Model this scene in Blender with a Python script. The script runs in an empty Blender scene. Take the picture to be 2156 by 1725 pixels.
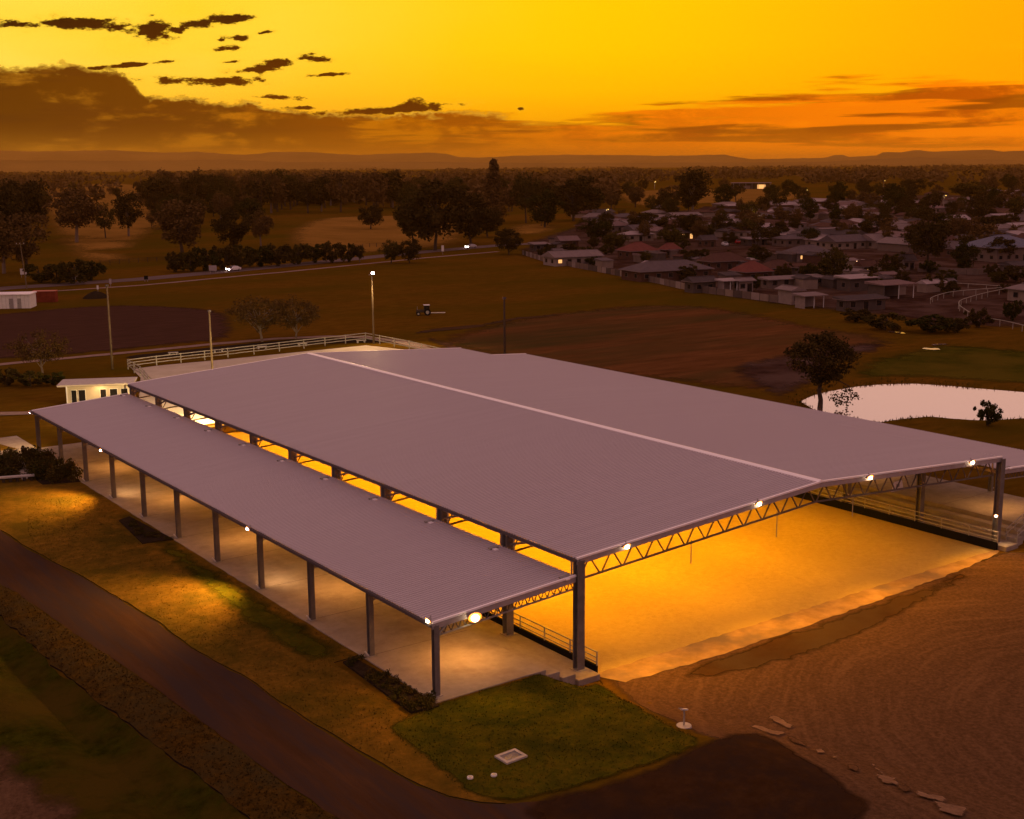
import bpy, bmesh, math, random
import numpy as np
from mathutils import Vector, Matrix
from mathutils.geometry import delaunay_2d_cdt
R = random.Random(7)
scene = bpy.context.scene
COL = scene.collection
rad = math.radians

# ------------------------------------------------------------------ camera
IW, IH, F = 2156.0, 1725.0, 2645.5            # surveying frame of the picture and focal length in its pixels
YAW, PITCH, ROLL = rad(35.977), rad(11.022), rad(-0.4)
CAM = Vector((-36.394, -57.704, 30.245))
FW = Vector((math.sin(YAW)*math.cos(PITCH), math.cos(YAW)*math.cos(PITCH), -math.sin(PITCH)))
RT0 = Vector((math.cos(YAW), -math.sin(YAW), 0)); UP0 = RT0.cross(FW)
RT = math.cos(ROLL)*RT0 + math.sin(ROLL)*UP0
UP = -math.sin(ROLL)*RT0 + math.cos(ROLL)*UP0
cd = bpy.data.cameras.new('camera'); cam = bpy.data.objects.new('camera', cd); COL.objects.link(cam)
m = Matrix((RT, UP, -FW)).transposed().to_4x4(); m.translation = CAM; cam.matrix_world = m
cd.sensor_fit = 'HORIZONTAL'; cd.sensor_width = 36; cd.lens = 36*F/IW; cd.clip_end = 90000; cd.clip_start = 0.5
scene.camera = cam
scene.render.engine = 'CYCLES'
scene.cycles.use_denoising = True
scene.cycles.max_bounces = 6; scene.cycles.volume_bounces = 0
scene.view_settings.view_transform = 'Standard'; scene.view_settings.look = 'None'
scene.view_settings.exposure = 0; scene.view_settings.gamma = 1; scene.view_settings.use_curve_mapping = False
scene.render.resolution_x = 1024; scene.render.resolution_y = 819

def ray(px, py): return FW + RT*((px-IW/2)/F) - UP*((py-IH/2)/F)
def azel(px, py):
    d = ray(px, py).normalized(); return math.atan2(d.x, d.y), math.asin(d.z)
S = 0.8624                                     # full photograph pixels -> surveying frame
def sazel(sx, sy): return azel(sx*S, sy*S)

# ------------------------------------------------------------------ world: sunset sky
SUN_AZ = azel(560, 330)[0]
w = bpy.data.worlds.new('World'); scene.world = w; w.use_nodes = True
w.cycles.sampling_method = 'MANUAL'; w.cycles.sample_map_resolution = 256
nt = w.node_tree; nt.nodes.clear(); N = nt.nodes; L = nt.links
def nd(tree, typ, **kw):
    n = tree.nodes.new(typ)
    for k, v in kw.items():
        if k == 'ins':
            for a, b in v.items(): n.inputs[a].default_value = b
        else: setattr(n, k, v)
    return n
def wmath(op, a, b=None, clamp=False):
    n = N.new('ShaderNodeMath'); n.operation = op; n.use_clamp = clamp
    for i, x in enumerate((a, b)):
        if x is None: continue
        if isinstance(x, (int, float)): n.inputs[i].default_value = x
        else: L.new(x, n.inputs[i])
    return n.outputs[0]
def wramp(fac, stops, interp='LINEAR'):
    n = N.new('ShaderNodeValToRGB'); n.color_ramp.interpolation = interp
    e = n.color_ramp.elements
    while len(e) < len(stops): e.new(0.5)
    for s, (p, c) in zip(e, stops): s.position = p; s.color = (*c, 1)
    L.new(fac, n.inputs[0]); return n.outputs[0]
def wmap(x, a, b, c=0.0, d=1.0, smooth=False):
    n = N.new('ShaderNodeMapRange'); n.clamp = True
    n.interpolation_type = 'SMOOTHSTEP' if smooth else 'LINEAR'
    L.new(x, n.inputs[0])
    for i, v in zip((1, 2, 3, 4), (a, b, c, d)): n.inputs[i].default_value = v
    return n.outputs[0]
def wmix(f, a, b, blend='MIX'):
    n = N.new('ShaderNodeMix'); n.data_type = 'RGBA'; n.blend_type = blend
    for s, x in ((n.inputs[0], f), (n.inputs[6], a), (n.inputs[7], b)):
        if isinstance(x, (int, float)): s.default_value = x
        elif isinstance(x, tuple): s.default_value = (*x, 1)
        else: L.new(x, s)
    return n.outputs[2]
tc = N.new('ShaderNodeTexCoord'); sep = N.new('ShaderNodeSeparateXYZ'); L.new(tc.outputs['Generated'], sep.inputs[0])
AZ = wmath('ARCTAN2', sep.outputs[0], sep.outputs[1])
EL = wmath('ARCSINE', sep.outputs[2])
uv = N.new('ShaderNodeCombineXYZ'); L.new(AZ, uv.inputs[0]); L.new(EL, uv.inputs[1]); UV = uv.outputs[0]
def wnoise(scale, detail, rough, stretch=1.0, seed=0.0, lac=2.0):
    mp = N.new('ShaderNodeMapping'); L.new(tc.outputs['Generated'], mp.inputs[0])
    mp.inputs['Scale'].default_value = (1, 1, stretch); mp.inputs['Location'].default_value = (seed, seed*1.7, seed*0.6)
    n = N.new('ShaderNodeTexNoise'); L.new(mp.outputs[0], n.inputs[0])
    n.inputs['Scale'].default_value = scale; n.inputs['Detail'].default_value = detail; n.inputs['Roughness'].default_value = rough
    return n.outputs[0]
azL, azR = sazel(0, 400)[0], sazel(2500, 400)[0]
sky_t = N.new('ShaderNodeTexSky'); sky_t.sky_type = 'NISHITA'; sky_t.sun_disc = False
sky_t.sun_elevation = rad(2.0); sky_t.sun_rotation = SUN_AZ; sky_t.dust_density = 4; sky_t.air_density = 1.5
# clear sky colour by height
ELn = wmap(EL, 0.0, 1.57)
def e_(deg): return deg/90
base = wramp(ELn, [(0, (.95, .24, .0)), (e_(1.6), (1.08, .38, .0)), (e_(3.2), (1.12, .54, .0)), (e_(5), (1.12, .62, .0)), (e_(7.1), (1.12, .64, .0)),
                   (e_(8.8), (1.16, .66, .50)), (e_(15), (.98, .54, .46)), (e_(32), (.62, .345, .33)), (e_(60), (.46, .255, .27)), (1, (.42, .235, .26))])
high = base
low = wmap(EL, 0.122, 0.152, 1, 0, True)
hot = wmath('MULTIPLY', wmap(AZ, azL-.35, azL+.47, 1, 0, True), low)
orange = wmath('MULTIPLY', wmap(AZ, azL+.38, azR+.1, 0, 1, True), low)
hn = wnoise(5, 3, .55, 2.5, 3.1)
base = wmix(wmath('MULTIPLY', wmath('MULTIPLY', hot, wmap(EL, .035, .075, .45, 1)), wmap(hn, .3, .62, .45, 1)), base, (1.14, .92, .15))
base = wmix(wmath('MULTIPLY', orange, .9), base, (1.10, .37, .0))
# soft high veils
veil = wmap(wnoise(3.2, 4, .5, 9, 8.3), .53, .72, 0, .5, True)
base = wmix(wmath('MULTIPLY', wmath('MULTIPLY', veil, wmap(AZ, azL+.3, azL+.5, 0, 1, True)), low), base, (.98, .52, .002))
# away from the sunset the sky is dull mauve
dz = wmath('COSINE', wmath('SUBTRACT', AZ, SUN_AZ+.1))
away = wmath('MULTIPLY', wmap(dz, .75, -.3, 0, 1, True), wmap(EL, .2, .7, 1, 0))
base = wmix(away, base, (.40, .22, .25))
high = wmix(away, high, (.40, .22, .25))
# small dark clouds (azimuth, elevation, half extents, tilt) in the open sky
CLOUDS = [(40, 60, 62, 11, 0), (195, 57, 98, 12, 0), (378, 74, 52, 19, 8), (470, 61, 75, 12, 14), (556, 47, 56, 9, 6),
          (580, 93, 30, 7, 0), (568, 117, 46, 6, 2), (643, 80, 16, 4, 8), (618, 171, 58, 7, 4), (685, 152, 70, 11, 16), (755, 143, 52, 7, -4),
          (510, 197, 104, 10, 0), (812, 182, 62, 5, 4), (668, 237, 52, 6, 0), (945, 270, 140, 9, 3), (1030, 262, 55, 14, 0),
          (730, 264, 34, 4, 0), (540, 98, 10, 4, 0), (2270, 248, 36, 3, 3), (1270, 266, 8, 4, 0), (560, 152, 20, 3, 5), (330, 158, 90, 4, 6)]
warp = wnoise(24, 5, .65, 2.6, 1.3)
fine = wnoise(75, 5, .68, 2.2, 5.5)
dmin = None
for (cx, cy, rx, ry, tilt) in CLOUDS:
    a, e = sazel(cx, cy); a2, _ = sazel(cx+rx, cy); _, e2 = sazel(cx, cy-ry)
    mp = N.new('ShaderNodeMapping'); mp.vector_type = 'TEXTURE'; L.new(UV, mp.inputs[0])
    mp.inputs['Location'].default_value = (a, e, 0); mp.inputs['Rotation'].default_value = (0, 0, rad(tilt)); mp.inputs['Scale'].default_value = (a2-a, e2-e, 1)
    ln = N.new('ShaderNodeVectorMath'); ln.operation = 'LENGTH'; L.new(mp.outputs[0], ln.inputs[0])
    dmin = ln.outputs[1] if dmin is None else wmath('MINIMUM', dmin, ln.outputs[1])
dd = wmath('ADD', dmin, wmath('MULTIPLY', wmath('SUBTRACT', warp, .5), 3.6))
dd = wmath('ADD', dd, wmath('MULTIPLY', wmath('SUBTRACT', fine, .5), 3.6))
small = wmap(dd, .62, 1.22, 1, 0, True)
small_halo = wmap(dd, .9, 2.1, .45, 0, True)
# the long low bank: top edge as a curve over azimuth
fc = N.new('ShaderNodeFloatCurve'); cv = fc.mapping.curves[0]
U0, U1, V1 = azL-.8, azR+.8, .16
bank_pts = [(-900, 250), (-300, 170), (0, 163), (120, 160), (285, 164), (325, 200), (372, 236), (510, 244), (620, 256), (720, 268), (900, 278), (1080, 276), (1250, 285), (1400, 290), (1500, 280), (1620, 262), (1760, 250), (1950, 232), (2150, 206), (2350, 186), (2500, 182), (3000, 190), (3600, 250)]
pts = []
for sx, sy in bank_pts:
    a, e = sazel(max(-300, min(2800, sx)), sy); a += (sx-max(-300, min(2800, sx)))/F*S
    pts.append(((a-U0)/(U1-U0), e/V1))
pts = [(0, .35)] + [q for q in pts if 0 < q[0] < 1] + [(1, .35)]
while len(cv.points) < len(pts): cv.points.new(.5, .5)
for q, (a, b) in zip(cv.points, pts): q.location = (a, max(0, min(1, b)))
fc.mapping.update(); L.new(wmap(AZ, U0, U1), fc.inputs['Value'])
edge = wmath('MULTIPLY', fc.outputs[0], V1)
puff = wmath('ADD', wmath('MULTIPLY', wmath('SUBTRACT', warp, .5), .022), wmath('MULTIPLY', wmath('SUBTRACT', fine, .5), .016))
soft_r = wmap(AZ, azL+.30, azL+.45, 0, 1, True)
streak = wnoise(9, 5, .55, 16, 2.2)
streak2 = wnoise(4, 4, .5, 22, 9.2)
side = wmath('ADD', wmath('MULTIPLY', wmath('SUBTRACT', 1.0, soft_r), puff), wmath('MULTIPLY', soft_r, wmath('MULTIPLY', wmath('SUBTRACT', streak, .5), .065)))
h = wmath('SUBTRACT', wmath('ADD', edge, side), EL)
bank_hard = wmap(h, -.0015, .0022, 0, 1, True); bank_soft = wmap(h, -.003, .007, 0, 1, True)
bm1 = N.new('ShaderNodeMix'); bm1.data_type = 'FLOAT'; L.new(soft_r, bm1.inputs[0]); L.new(bank_hard, bm1.inputs[2]); L.new(bank_soft, bm1.inputs[3])
bank = bm1.outputs[0]
bank_col = wramp(wmap(AZ, azL, azR), [(0, (.095, .030, .001)), (.22, (.13, .040, .001)), (.40, (.32, .078, .0)), (.62, (.33, .062, .0)), (.85, (.48, .082, .0)), (1, (.60, .10, .0))])
# inner relief of the bank
rel = wnoise(13, 8, .66, 3.0, 4.4)
bank_col = wmix(wmap(rel, .46, .60, 0, .95, True), bank_col, wramp(wmap(AZ, azL, azR), [(0, (.34, .13, .006)), (.4, (.58, .17, .0)), (1, (.98, .22, .0))]))
bank_col = wmix(wmath('MULTIPLY', wmap(streak, .40, .52, .9, 0, True), .9), bank_col, wramp(wmap(AZ, azL, azR), [(0, (.075, .024, .002)), (.45, (.20, .050, .001)), (1, (.30, .060, .0))]))
# bright breaks low on the right
gap = wmath('MULTIPLY', wmath('MULTIPLY', wmap(streak2, .46, .53, 0, 1, True), soft_r), wmap(AZ, azL+.36, azR-.15, .25, 1))
bank_col = wmix(wmath('MULTIPLY', gap, wmap(EL, .005, .03, 1, .75)), bank_col, (1.25, .27, .0))
# hazy glow at the horizon
glow = wmap(EL, -.002, .034, 1, 0, True)
bank_col = wmix(wmath('MULTIPLY', glow, .8), bank_col, wramp(wmap(AZ, azL, azR), [(0, (.36, .14, .008)), (.3, (.43, .135, .002)), (.62, (.62, .155, .0)), (1, (1.0, .24, .0))]))
# the bank thins out away from the sunset
col = wmix(wmath('MULTIPLY', small_halo, .55), base, (1.0, .56, .02))
rim = wmath('MULTIPLY', wmath('MULTIPLY', wmap(h, .0, .0012, 0, 1), wmap(h, .0012, .0045, 1, 0)), wmap(warp, .42, .62, .15, .9))
bank_col = wmix(wmath('MULTIPLY', rim, wmath('SUBTRACT', 1.0, soft_r)), bank_col, (.95, .52, .04))
col = wmix(bank, col, bank_col)
small_col = wmix(wmap(EL, .03, .11), (.10, .024, .0), (.006, .002, .001))
col = wmix(wmath('MULTIPLY', small, wmath('SUBTRACT', 1.0, wmath('MULTIPLY', bank, .85))), col, small_col)
below = wmap(EL, -.06, -.005, 1, 0)
col = wmix(below, col, (.10, .045, .012))
nish = wmix(1.0, sky_t.outputs[0], (.9, .7, .7), 'MULTIPLY')
bgA = N.new('ShaderNodeBackground'); L.new(col, bgA.inputs[0]); bgA.inputs[1].default_value = 1.0
bgB = N.new('ShaderNodeBackground'); L.new(nish, bgB.inputs[0]); bgB.inputs[1].default_value = 0.004
bgH = N.new('ShaderNodeBackground'); L.new(high, bgH.inputs[0])
ms = N.new('ShaderNodeMixShader'); L.new(wmath('GREATER_THAN', EL, .19), ms.inputs[0]); L.new(bgA.outputs[0], ms.inputs[1]); L.new(bgH.outputs[0], ms.inputs[2])
ad = N.new('ShaderNodeAddShader'); L.new(ms.outputs[0], ad.inputs[0]); L.new(bgB.outputs[0], ad.inputs[1])
wo = N.new('ShaderNodeOutputWorld'); L.new(ad.outputs[0], wo.inputs[0])

# ------------------------------------------------------------------ sun: set behind the clouds, almost gone
sl = bpy.data.lights.new('sun', 'SUN'); sl.energy = 0.16; sl.angle = rad(14); sl.color = (1, .55, .22)
so = bpy.data.objects.new('sun', sl); COL.objects.link(so)
sd = Vector((math.sin(SUN_AZ)*math.cos(rad(4)), math.cos(SUN_AZ)*math.cos(rad(4)), math.sin(rad(4))))
so.rotation_euler = sd.to_track_quat('Z', 'Y').to_euler(); so.location = (0, 0, 60)

# ------------------------------------------------------------------ materials
def mat(name, color, rough=.8, var=None, scale=1.0, detail=6, bump=0.0, bscale=None, metal=0.0, spec=0.0, stretch=(1, 1, 1), rot=0.0, var2=None, scale2=.1, nrough=.6, lo=.35, hi=.65, lo2=.42, hi2=.6, ior=None):
    mt = bpy.data.materials.new(name); mt.use_nodes = True; t = mt.node_tree; b = t.nodes['Principled BSDF']
    b.inputs['Base Color'].default_value = (*color, 1); b.inputs['Roughness'].default_value = rough
    b.inputs['Metallic'].default_value = metal; b.inputs['Specular IOR Level'].default_value = spec
    if ior: b.inputs['IOR'].default_value = ior
    if var is None and not bump: return mt
    g = t.nodes.new('ShaderNodeTexCoord'); mp = t.nodes.new('ShaderNodeMapping'); t.links.new(g.outputs['Object'], mp.inputs[0])
    mp.inputs['Scale'].default_value = stretch; mp.inputs['Rotation'].default_value = (0, 0, rot)
    def noise(sc, de):
        n = t.nodes.new('ShaderNodeTexNoise'); t.links.new(mp.outputs[0], n.inputs[0])
        n.inputs['Scale'].default_value = sc; n.inputs['Detail'].default_value = de; n.inputs['Roughness'].default_value = nrough
        return n.outputs[0]
    src = None
    if var is not None:
        n = noise(scale, detail); mr = t.nodes.new('ShaderNodeMapRange'); t.links.new(n, mr.inputs[0]); mr.inputs[1].default_value = lo; mr.inputs[2].default_value = hi
        mx = t.nodes.new('ShaderNodeMix'); mx.data_type = 'RGBA'; t.links.new(mr.outputs[0], mx.inputs[0])
        mx.inputs[6].default_value = (*color, 1); mx.inputs[7].default_value = (*var, 1); src = mx.outputs[2]
        if var2 is not None:
            n2 = noise(scale2, 5); mr = t.nodes.new('ShaderNodeMapRange'); t.links.new(n2, mr.inputs[0]); mr.inputs[1].default_value = lo2; mr.inputs[2].default_value = hi2
            m2 = t.nodes.new('ShaderNodeMix'); m2.data_type = 'RGBA'; t.links.new(mr.outputs[0], m2.inputs[0]); t.links.new(src, m2.inputs[6]); m2.inputs[7].default_value = (*var2, 1); src = m2.outputs[2]
        t.links.new(src, b.inputs['Base Color'])
    if bump:
        n = noise(bscale or scale*3, 6); bp = t.nodes.new('ShaderNodeBump'); bp.inputs['Distance'].default_value = bump; bp.inputs['Strength'].default_value = 1
        t.links.new(n, bp.inputs['Height']); t.links.new(bp.outputs[0], b.inputs['Normal'])
    return mt
def emit(name, color, strength):
    mt = bpy.data.materials.new(name); mt.use_nodes = True; b = mt.node_tree.nodes['Principled BSDF']
    b.inputs['Base Color'].default_value = (*color, 1); b.inputs['Emission Color'].default_value = (*color, 1); b.inputs['Emission Strength'].default_value = strength
    return mt
M = {}
M['ground'] = mat('pasture', (.078, .039, .003), .95, (.148, .068, .007), .5, 9, .12, 1.2, nrough=.75, var2=(.074, .048, .003), scale2=.014, stretch=(.45, 1.3, 1), rot=.85)
M['lawn'] = mat('green_turf', (.052, .056, .003), .95, (.098, .072, .005), 1.3, 12, .08, 5, nrough=.78, lo=.38, hi=.62, var2=(.030, .033, .003), scale2=.12)
M['dry'] = mat('dry_turf', (.20, .104, .013), .95, (.100, .056, .006), 1.2, 10, .07, 4, nrough=.78, lo=.36, hi=.62, var2=(.078, .052, .006), scale2=.16)
M['verge'] = mat('dry_verge_turf', (.095, .050, .008), .95, (.030, .017, .003), 1.4, 12, .12, 3, nrough=.78, lo=.36, hi=.62, var2=(.055, .038, .012), scale2=.2)
M['bank'] = mat('ditch_turf', (.044, .044, .003), .95, (.018, .018, .001), .9, 12, .12, 3, nrough=.75, lo=.38, hi=.62, var2=(.060, .040, .005), scale2=.12)
M['asphalt'] = mat('worn_bitumen', (.050, .024, .011), .9, (.074, .036, .017), .6, 9, .015, 12, nrough=.72, stretch=(2.2, .22, 1), var2=(.044, .029, .024), scale2=.25)
M['dark_asphalt'] = mat('dark_bitumen', (.028, .013, .005), .92, (.046, .023, .010), .9, 12, .03, 8, nrough=.75, var2=(.025, .015, .011), scale2=.2)
M['gravel0'] = mat('yard_gravel', (.135, .074, .036), .95, (.070, .038, .018), .8, 12, .08, 7, lo=.38, hi=.62, stretch=(1, 1, 1), var2=(.062, .034, .020), scale2=.10, nrough=.7)
def track_gravel():
    mt = bpy.data.materials.new('tracked_gravel'); mt.use_nodes = True; t = mt.node_tree; b = t.nodes['Principled BSDF']; b.inputs['Roughness'].default_value = .95; b.inputs['Specular IOR Level'].default_value = 0
    g = t.nodes.new('ShaderNodeTexCoord'); lk = t.links.new
    sub = t.nodes.new('ShaderNodeVectorMath'); sub.operation = 'SUBTRACT'; lk(g.outputs['Object'], sub.inputs[0]); sub.inputs[1].default_value = (33, -27, 0)
    ln = t.nodes.new('ShaderNodeVectorMath'); ln.operation = 'LENGTH'; lk(sub.outputs[0], ln.inputs[0])
    sp = t.nodes.new('ShaderNodeSeparateXYZ'); lk(sub.outputs[0], sp.inputs[0]); at = t.nodes.new('ShaderNodeMath'); at.operation = 'ARCTAN2'; lk(sp.outputs[0], at.inputs[0]); lk(sp.outputs[1], at.inputs[1])
    wn = t.nodes.new('ShaderNodeTexNoise'); lk(g.outputs['Object'], wn.inputs[0]); wn.inputs['Scale'].default_value = .13; wn.inputs['Detail'].default_value = 3
    wm = t.nodes.new('ShaderNodeMath'); wm.operation = 'MULTIPLY_ADD'; lk(wn.outputs[0], wm.inputs[0]); wm.inputs[1].default_value = 3.0; lk(ln.outputs[1], wm.inputs[2])
    cb = t.nodes.new('ShaderNodeCombineXYZ'); lk(wm.outputs[0], cb.inputs[0]); lk(at.outputs[0], cb.inputs[1])
    def noise(v, sc, de, ro):
        n = t.nodes.new('ShaderNodeTexNoise'); lk(v, n.inputs[0]); n.inputs['Scale'].default_value = sc; n.inputs['Detail'].default_value = de; n.inputs['Roughness'].default_value = ro; return n.outputs[0]
    mp = t.nodes.new('ShaderNodeMapping'); lk(cb.outputs[0], mp.inputs[0]); mp.inputs['Scale'].default_value = (1.5, 1.6, 1)
    def mixc(f, lo, hi, a, c):
        r = t.nodes.new('ShaderNodeMapRange'); lk(f, r.inputs[0]); r.inputs[1].default_value = lo; r.inputs[2].default_value = hi
        x = t.nodes.new('ShaderNodeMix'); x.data_type = 'RGBA'; lk(r.outputs[0], x.inputs[0])
        for k, q in ((6, a), (7, c)):
            if isinstance(q, tuple): x.inputs[k].default_value = (*q, 1)
            else: lk(q, x.inputs[k])
        return x.outputs[2]
    fine = noise(g.outputs['Object'], 4.0, 9, .8); tr_ = noise(mp.outputs[0], 1.0, 9, .72); big = noise(g.outputs['Object'], .09, 4, .5)
    c = mixc(fine, .36, .64, (.052, .027, .013), (.124, .068, .036)); c = mixc(tr_, .50, 1.05, c, (.165, .092, .050)); c2 = mixc(tr_, .52, .0, c, (.040, .021, .010)); c = mixc(big, .42, .62, c2, c)
    lk(c, b.inputs['Base Color']); bp = t.nodes.new('ShaderNodeBump'); bp.inputs['Distance'].default_value = .008; lk(tr_, bp.inputs['Height'])
    b2 = t.nodes.new('ShaderNodeBump'); b2.inputs['Distance'].default_value = .009; lk(fine, b2.inputs['Height']); lk(bp.outputs[0], b2.inputs['Normal']); lk(b2.outputs[0], b.inputs['Normal'])
    return mt
M['gravel'] = track_gravel()
M['dirt'] = mat('bare_soil', (.105, .046, .026), .95, (.06, .028, .015), .16, 9, .1, .8, stretch=(.5, 1.4, 1), rot=.7, var2=(.045, .030, .014), scale2=.03)
M['plough'] = mat('ploughed_soil', (.072, .034, .023), .95, (.050, .024, .015), .4, 8, .1, .9, stretch=(.4, 2, 1), rot=.2)
M['field_brown'] = mat('stubble_field', (.150, .060, .020), .95, (.082, .033, .010), .25, 9, .1, .7, nrough=.72, stretch=(.3, 1.7, 1), rot=.9, var2=(.055, .040, .012), scale2=.02)
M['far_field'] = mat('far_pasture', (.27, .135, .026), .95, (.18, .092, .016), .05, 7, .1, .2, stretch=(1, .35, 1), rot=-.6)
M['path'] = mat('pale_path', (.30, .20, .16), .9, (.22, .15, .12), .8, 6)
M['road'] = mat('highway_bitumen', (.165, .118, .108), .85, (.12, .086, .080), .4, 6, stretch=(.2, 1, 1), rot=-.7)
M['mud'] = mat('pond_mud', (.052, .024, .016), .8, (.032, .015, .010), .4, 8, .12, 1.0, var2=(.085, .050, .038), scale2=.09)
M['marsh'] = mat('marsh_grass', (.066, .058, .005), .95, (.040, .036, .003), .4, 8, .15, 1.5, var2=(.090, .066, .007), scale2=.07)
M['concrete'] = mat('slab_concrete', (.34, .28, .225), .85, (.27, .22, .17), .9, 10, .004, 6, nrough=.7, var2=(.225, .175, .13), scale2=.3, lo2=.48, hi2=.7)
M['chip'] = mat('dusty_broken_concrete', (.22, .135, .085), .9, (.12, .070, .042), 1.2, 10, .03, 4, nrough=.75)
M['concrete_pale'] = mat('pale_concrete', (.46, .41, .36), .85, (.36, .32, .28), 1.5, 8)
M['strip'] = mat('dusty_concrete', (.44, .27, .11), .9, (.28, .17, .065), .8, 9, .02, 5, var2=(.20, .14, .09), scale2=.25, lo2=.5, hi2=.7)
M['dark_gravel'] = mat('shadow_toned_gravel', (.062, .031, .012), .95, (.044, .022, .009), .7, 9, .05, 6, var2=(.065, .040, .02), scale2=.2)  # gravel darkened for the painted shadow stripe; also fills the slab joints
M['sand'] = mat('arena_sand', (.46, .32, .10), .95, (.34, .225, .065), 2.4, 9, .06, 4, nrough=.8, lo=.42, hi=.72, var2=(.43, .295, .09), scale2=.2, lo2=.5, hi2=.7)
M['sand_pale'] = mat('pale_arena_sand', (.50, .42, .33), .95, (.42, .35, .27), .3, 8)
M['roof'] = mat('zinc_roofing', (.505, .445, .462), .5, (.475, .415, .432), 1.3, 3, spec=.35, stretch=(.012, 1.0, 1), nrough=.5, var2=(.485, .42, .437), scale2=.05, lo2=.35, hi2=.7)
M['flash'] = mat('ridge_flashing', (.92, .86, .86), .35, spec=.6)
M['fascia'] = mat('fascia_steel', (.42, .36, .36), .5, (.36, .30, .30), 2, 4, metal=.2)
M['steel'] = mat('galvanised_steel', (.36, .33, .31), .55, (.30, .27, .25), 3, 4, metal=.35)
M['column'] = mat('column_steel', (.20, .175, .16), .6, (.155, .135, .12), 1.5, 5, metal=.25)
M['web'] = mat('shaded_truss_steel', (.15, .12, .105), .6, (.11, .09, .08), 3, 4)  # darker copy of the steel, backlit shade put into its colour
M['gut'] = mat('dark_gutter', (.10, .08, .08), .6)
M['rail_white'] = mat('weathered_white_rail', (.40, .36, .29), .7, (.30, .27, .21), 2, 5)
M['rail'] = mat('rail_steel', (.34, .31, .29), .5, metal=.4)
M['black'] = mat('black_rubber_board', (.012, .012, .013), .8)
M['white'] = mat('white_paint', (.74, .70, .66), .6, (.64, .60, .56), 1.5, 5)
M['timber'] = mat('weathered_pole', (.20, .145, .085), .85, (.13, .095, .055), 3, 6, stretch=(6, 6, .4))
M['dark_pole'] = mat('dark_pole', (.06, .045, .035), .85)
M['bark'] = mat('tree_bark', (.09, .062, .045), .95, (.05, .036, .027), 2, 6)
M['pale_bark'] = mat('gum_bark', (.22, .16, .12), .9, (.12, .09, .07), 1, 6)
M['leaf'] = mat('dark_leaves', (.044, .031, .009), .9, (.080, .052, .014), .25, 3)
M['leaf2'] = mat('olive_leaves', (.056, .044, .010), .9, (.085, .060, .014), .25, 3)
M['leaf3'] = mat('dry_leaves', (.10, .055, .018), .9, (.065, .038, .012), .3, 3)
M['leaf4'] = mat('gum_leaves', (.10, .058, .020), .9, (.15, .084, .029), .2, 3)
M['hedge'] = mat('hedge_leaves', (.032, .030, .007), .9, (.052, .046, .010), .6, 3)
M['mulch'] = mat('garden_mulch', (.022, .015, .010), .95, (.035, .024, .016), 3, 6, .05, 8)
M['glass'] = mat('dark_glass', (.015, .014, .015), .12, spec=.5)
M['cream'] = mat('cream_wall', (.52, .44, .34), .8, (.45, .38, .29), .6, 5)
M['water'] = mat('pond_water', (.20, .115, .095), .04, spec=1.0, ior=3.2, bump=.004, bscale=1.6)
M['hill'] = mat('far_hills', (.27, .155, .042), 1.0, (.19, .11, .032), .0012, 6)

# ------------------------------------------------------------------ mesh helpers
class MB:
    def __init__(s): s.v = []; s.f = []; s.mi = []
    def quad(s, *p):
        n = len(s.v); s.v += [tuple(q) for q in p]; s.f.append(tuple(range(n, n+len(p)))); return s
    def box(s, x0, x1, y0, y1, z0, z1):
        n = len(s.v); s.v += [(x0, y0, z0), (x1, y0, z0), (x1, y1, z0), (x0, y1, z0), (x0, y0, z1), (x1, y0, z1), (x1, y1, z1), (x0, y1, z1)]
        s.f += [tuple(n+i for i in q) for q in ((3, 2, 1, 0), (4, 5, 6, 7), (0, 1, 5, 4), (1, 2, 6, 5), (2, 3, 7, 6), (3, 0, 4, 7))]; return s
    def bar(s, a, b, wd, ht=None, up=(0, 0, 1)):
        a, b = Vector(a), Vector(b); d = (b-a).normalized(); up = Vector(up)
        if abs(d.dot(up)) > .98: up = Vector((0, 1, 0))
        sx = d.cross(up).normalized()*wd/2; sy = sx.cross(d).normalized()*(ht or wd)/2
        n = len(s.v)
        for p in (a, b):
            for i, j in ((-1, -1), (1, -1), (1, 1), (-1, 1)): s.v.append(tuple(p+sx*i+sy*j))
        s.f += [tuple(n+i for i in q) for q in ((0, 1, 2, 3), (7, 6, 5, 4), (0, 4, 5, 1), (1, 5, 6, 2), (2, 6, 7, 3), (3, 7, 4, 0))]; return s
    def tube(s, pts, rads, k=8, cap=True):
        rings = []
        for i, p in enumerate(pts):
            p = Vector(p); d = Vector(pts[min(i+1, len(pts)-1)])-Vector(pts[max(i-1, 0)]); d.normalize()
            u = Vector((1, 0, 0)) if abs(d.x) < .9 else Vector((0, 1, 0)); a = d.cross(u).normalized(); b = d.cross(a)
            n = len(s.v); rings.append(n)
            for j in range(k):
                t = 2*math.pi*j/k; s.v.append(tuple(p+(a*math.cos(t)+b*math.sin(t))*rads[i]))
        for n, q in zip(rings, rings[1:]):
            for j in range(k): s.f.append((n+j, n+(j+1) % k, q+(j+1) % k, q+j))
        if cap:
            s.f.append(tuple(rings[0]+j for j in range(k))[::-1]); s.f.append(tuple(rings[-1]+j for j in range(k)))
        return s
    def mesh(s, name, m=None):
        me = bpy.data.meshes.new(name); me.from_pydata(s.v, [], s.f); me.update()
        if m: me.materials.append(M[m] if isinstance(m, str) else m)
        return me
    def obj(s, name, m, parent=None, smooth=False):
        me = s.mesh(name, m)
        if smooth: me.polygons.foreach_set('use_smooth', [True]*len(me.polygons))
        return link(name, me, parent)
def link(name, me, parent=None):
    o = bpy.data.objects.new(name, me); COL.objects.link(o)
    if parent: o.parent = parent
    return o
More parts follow.
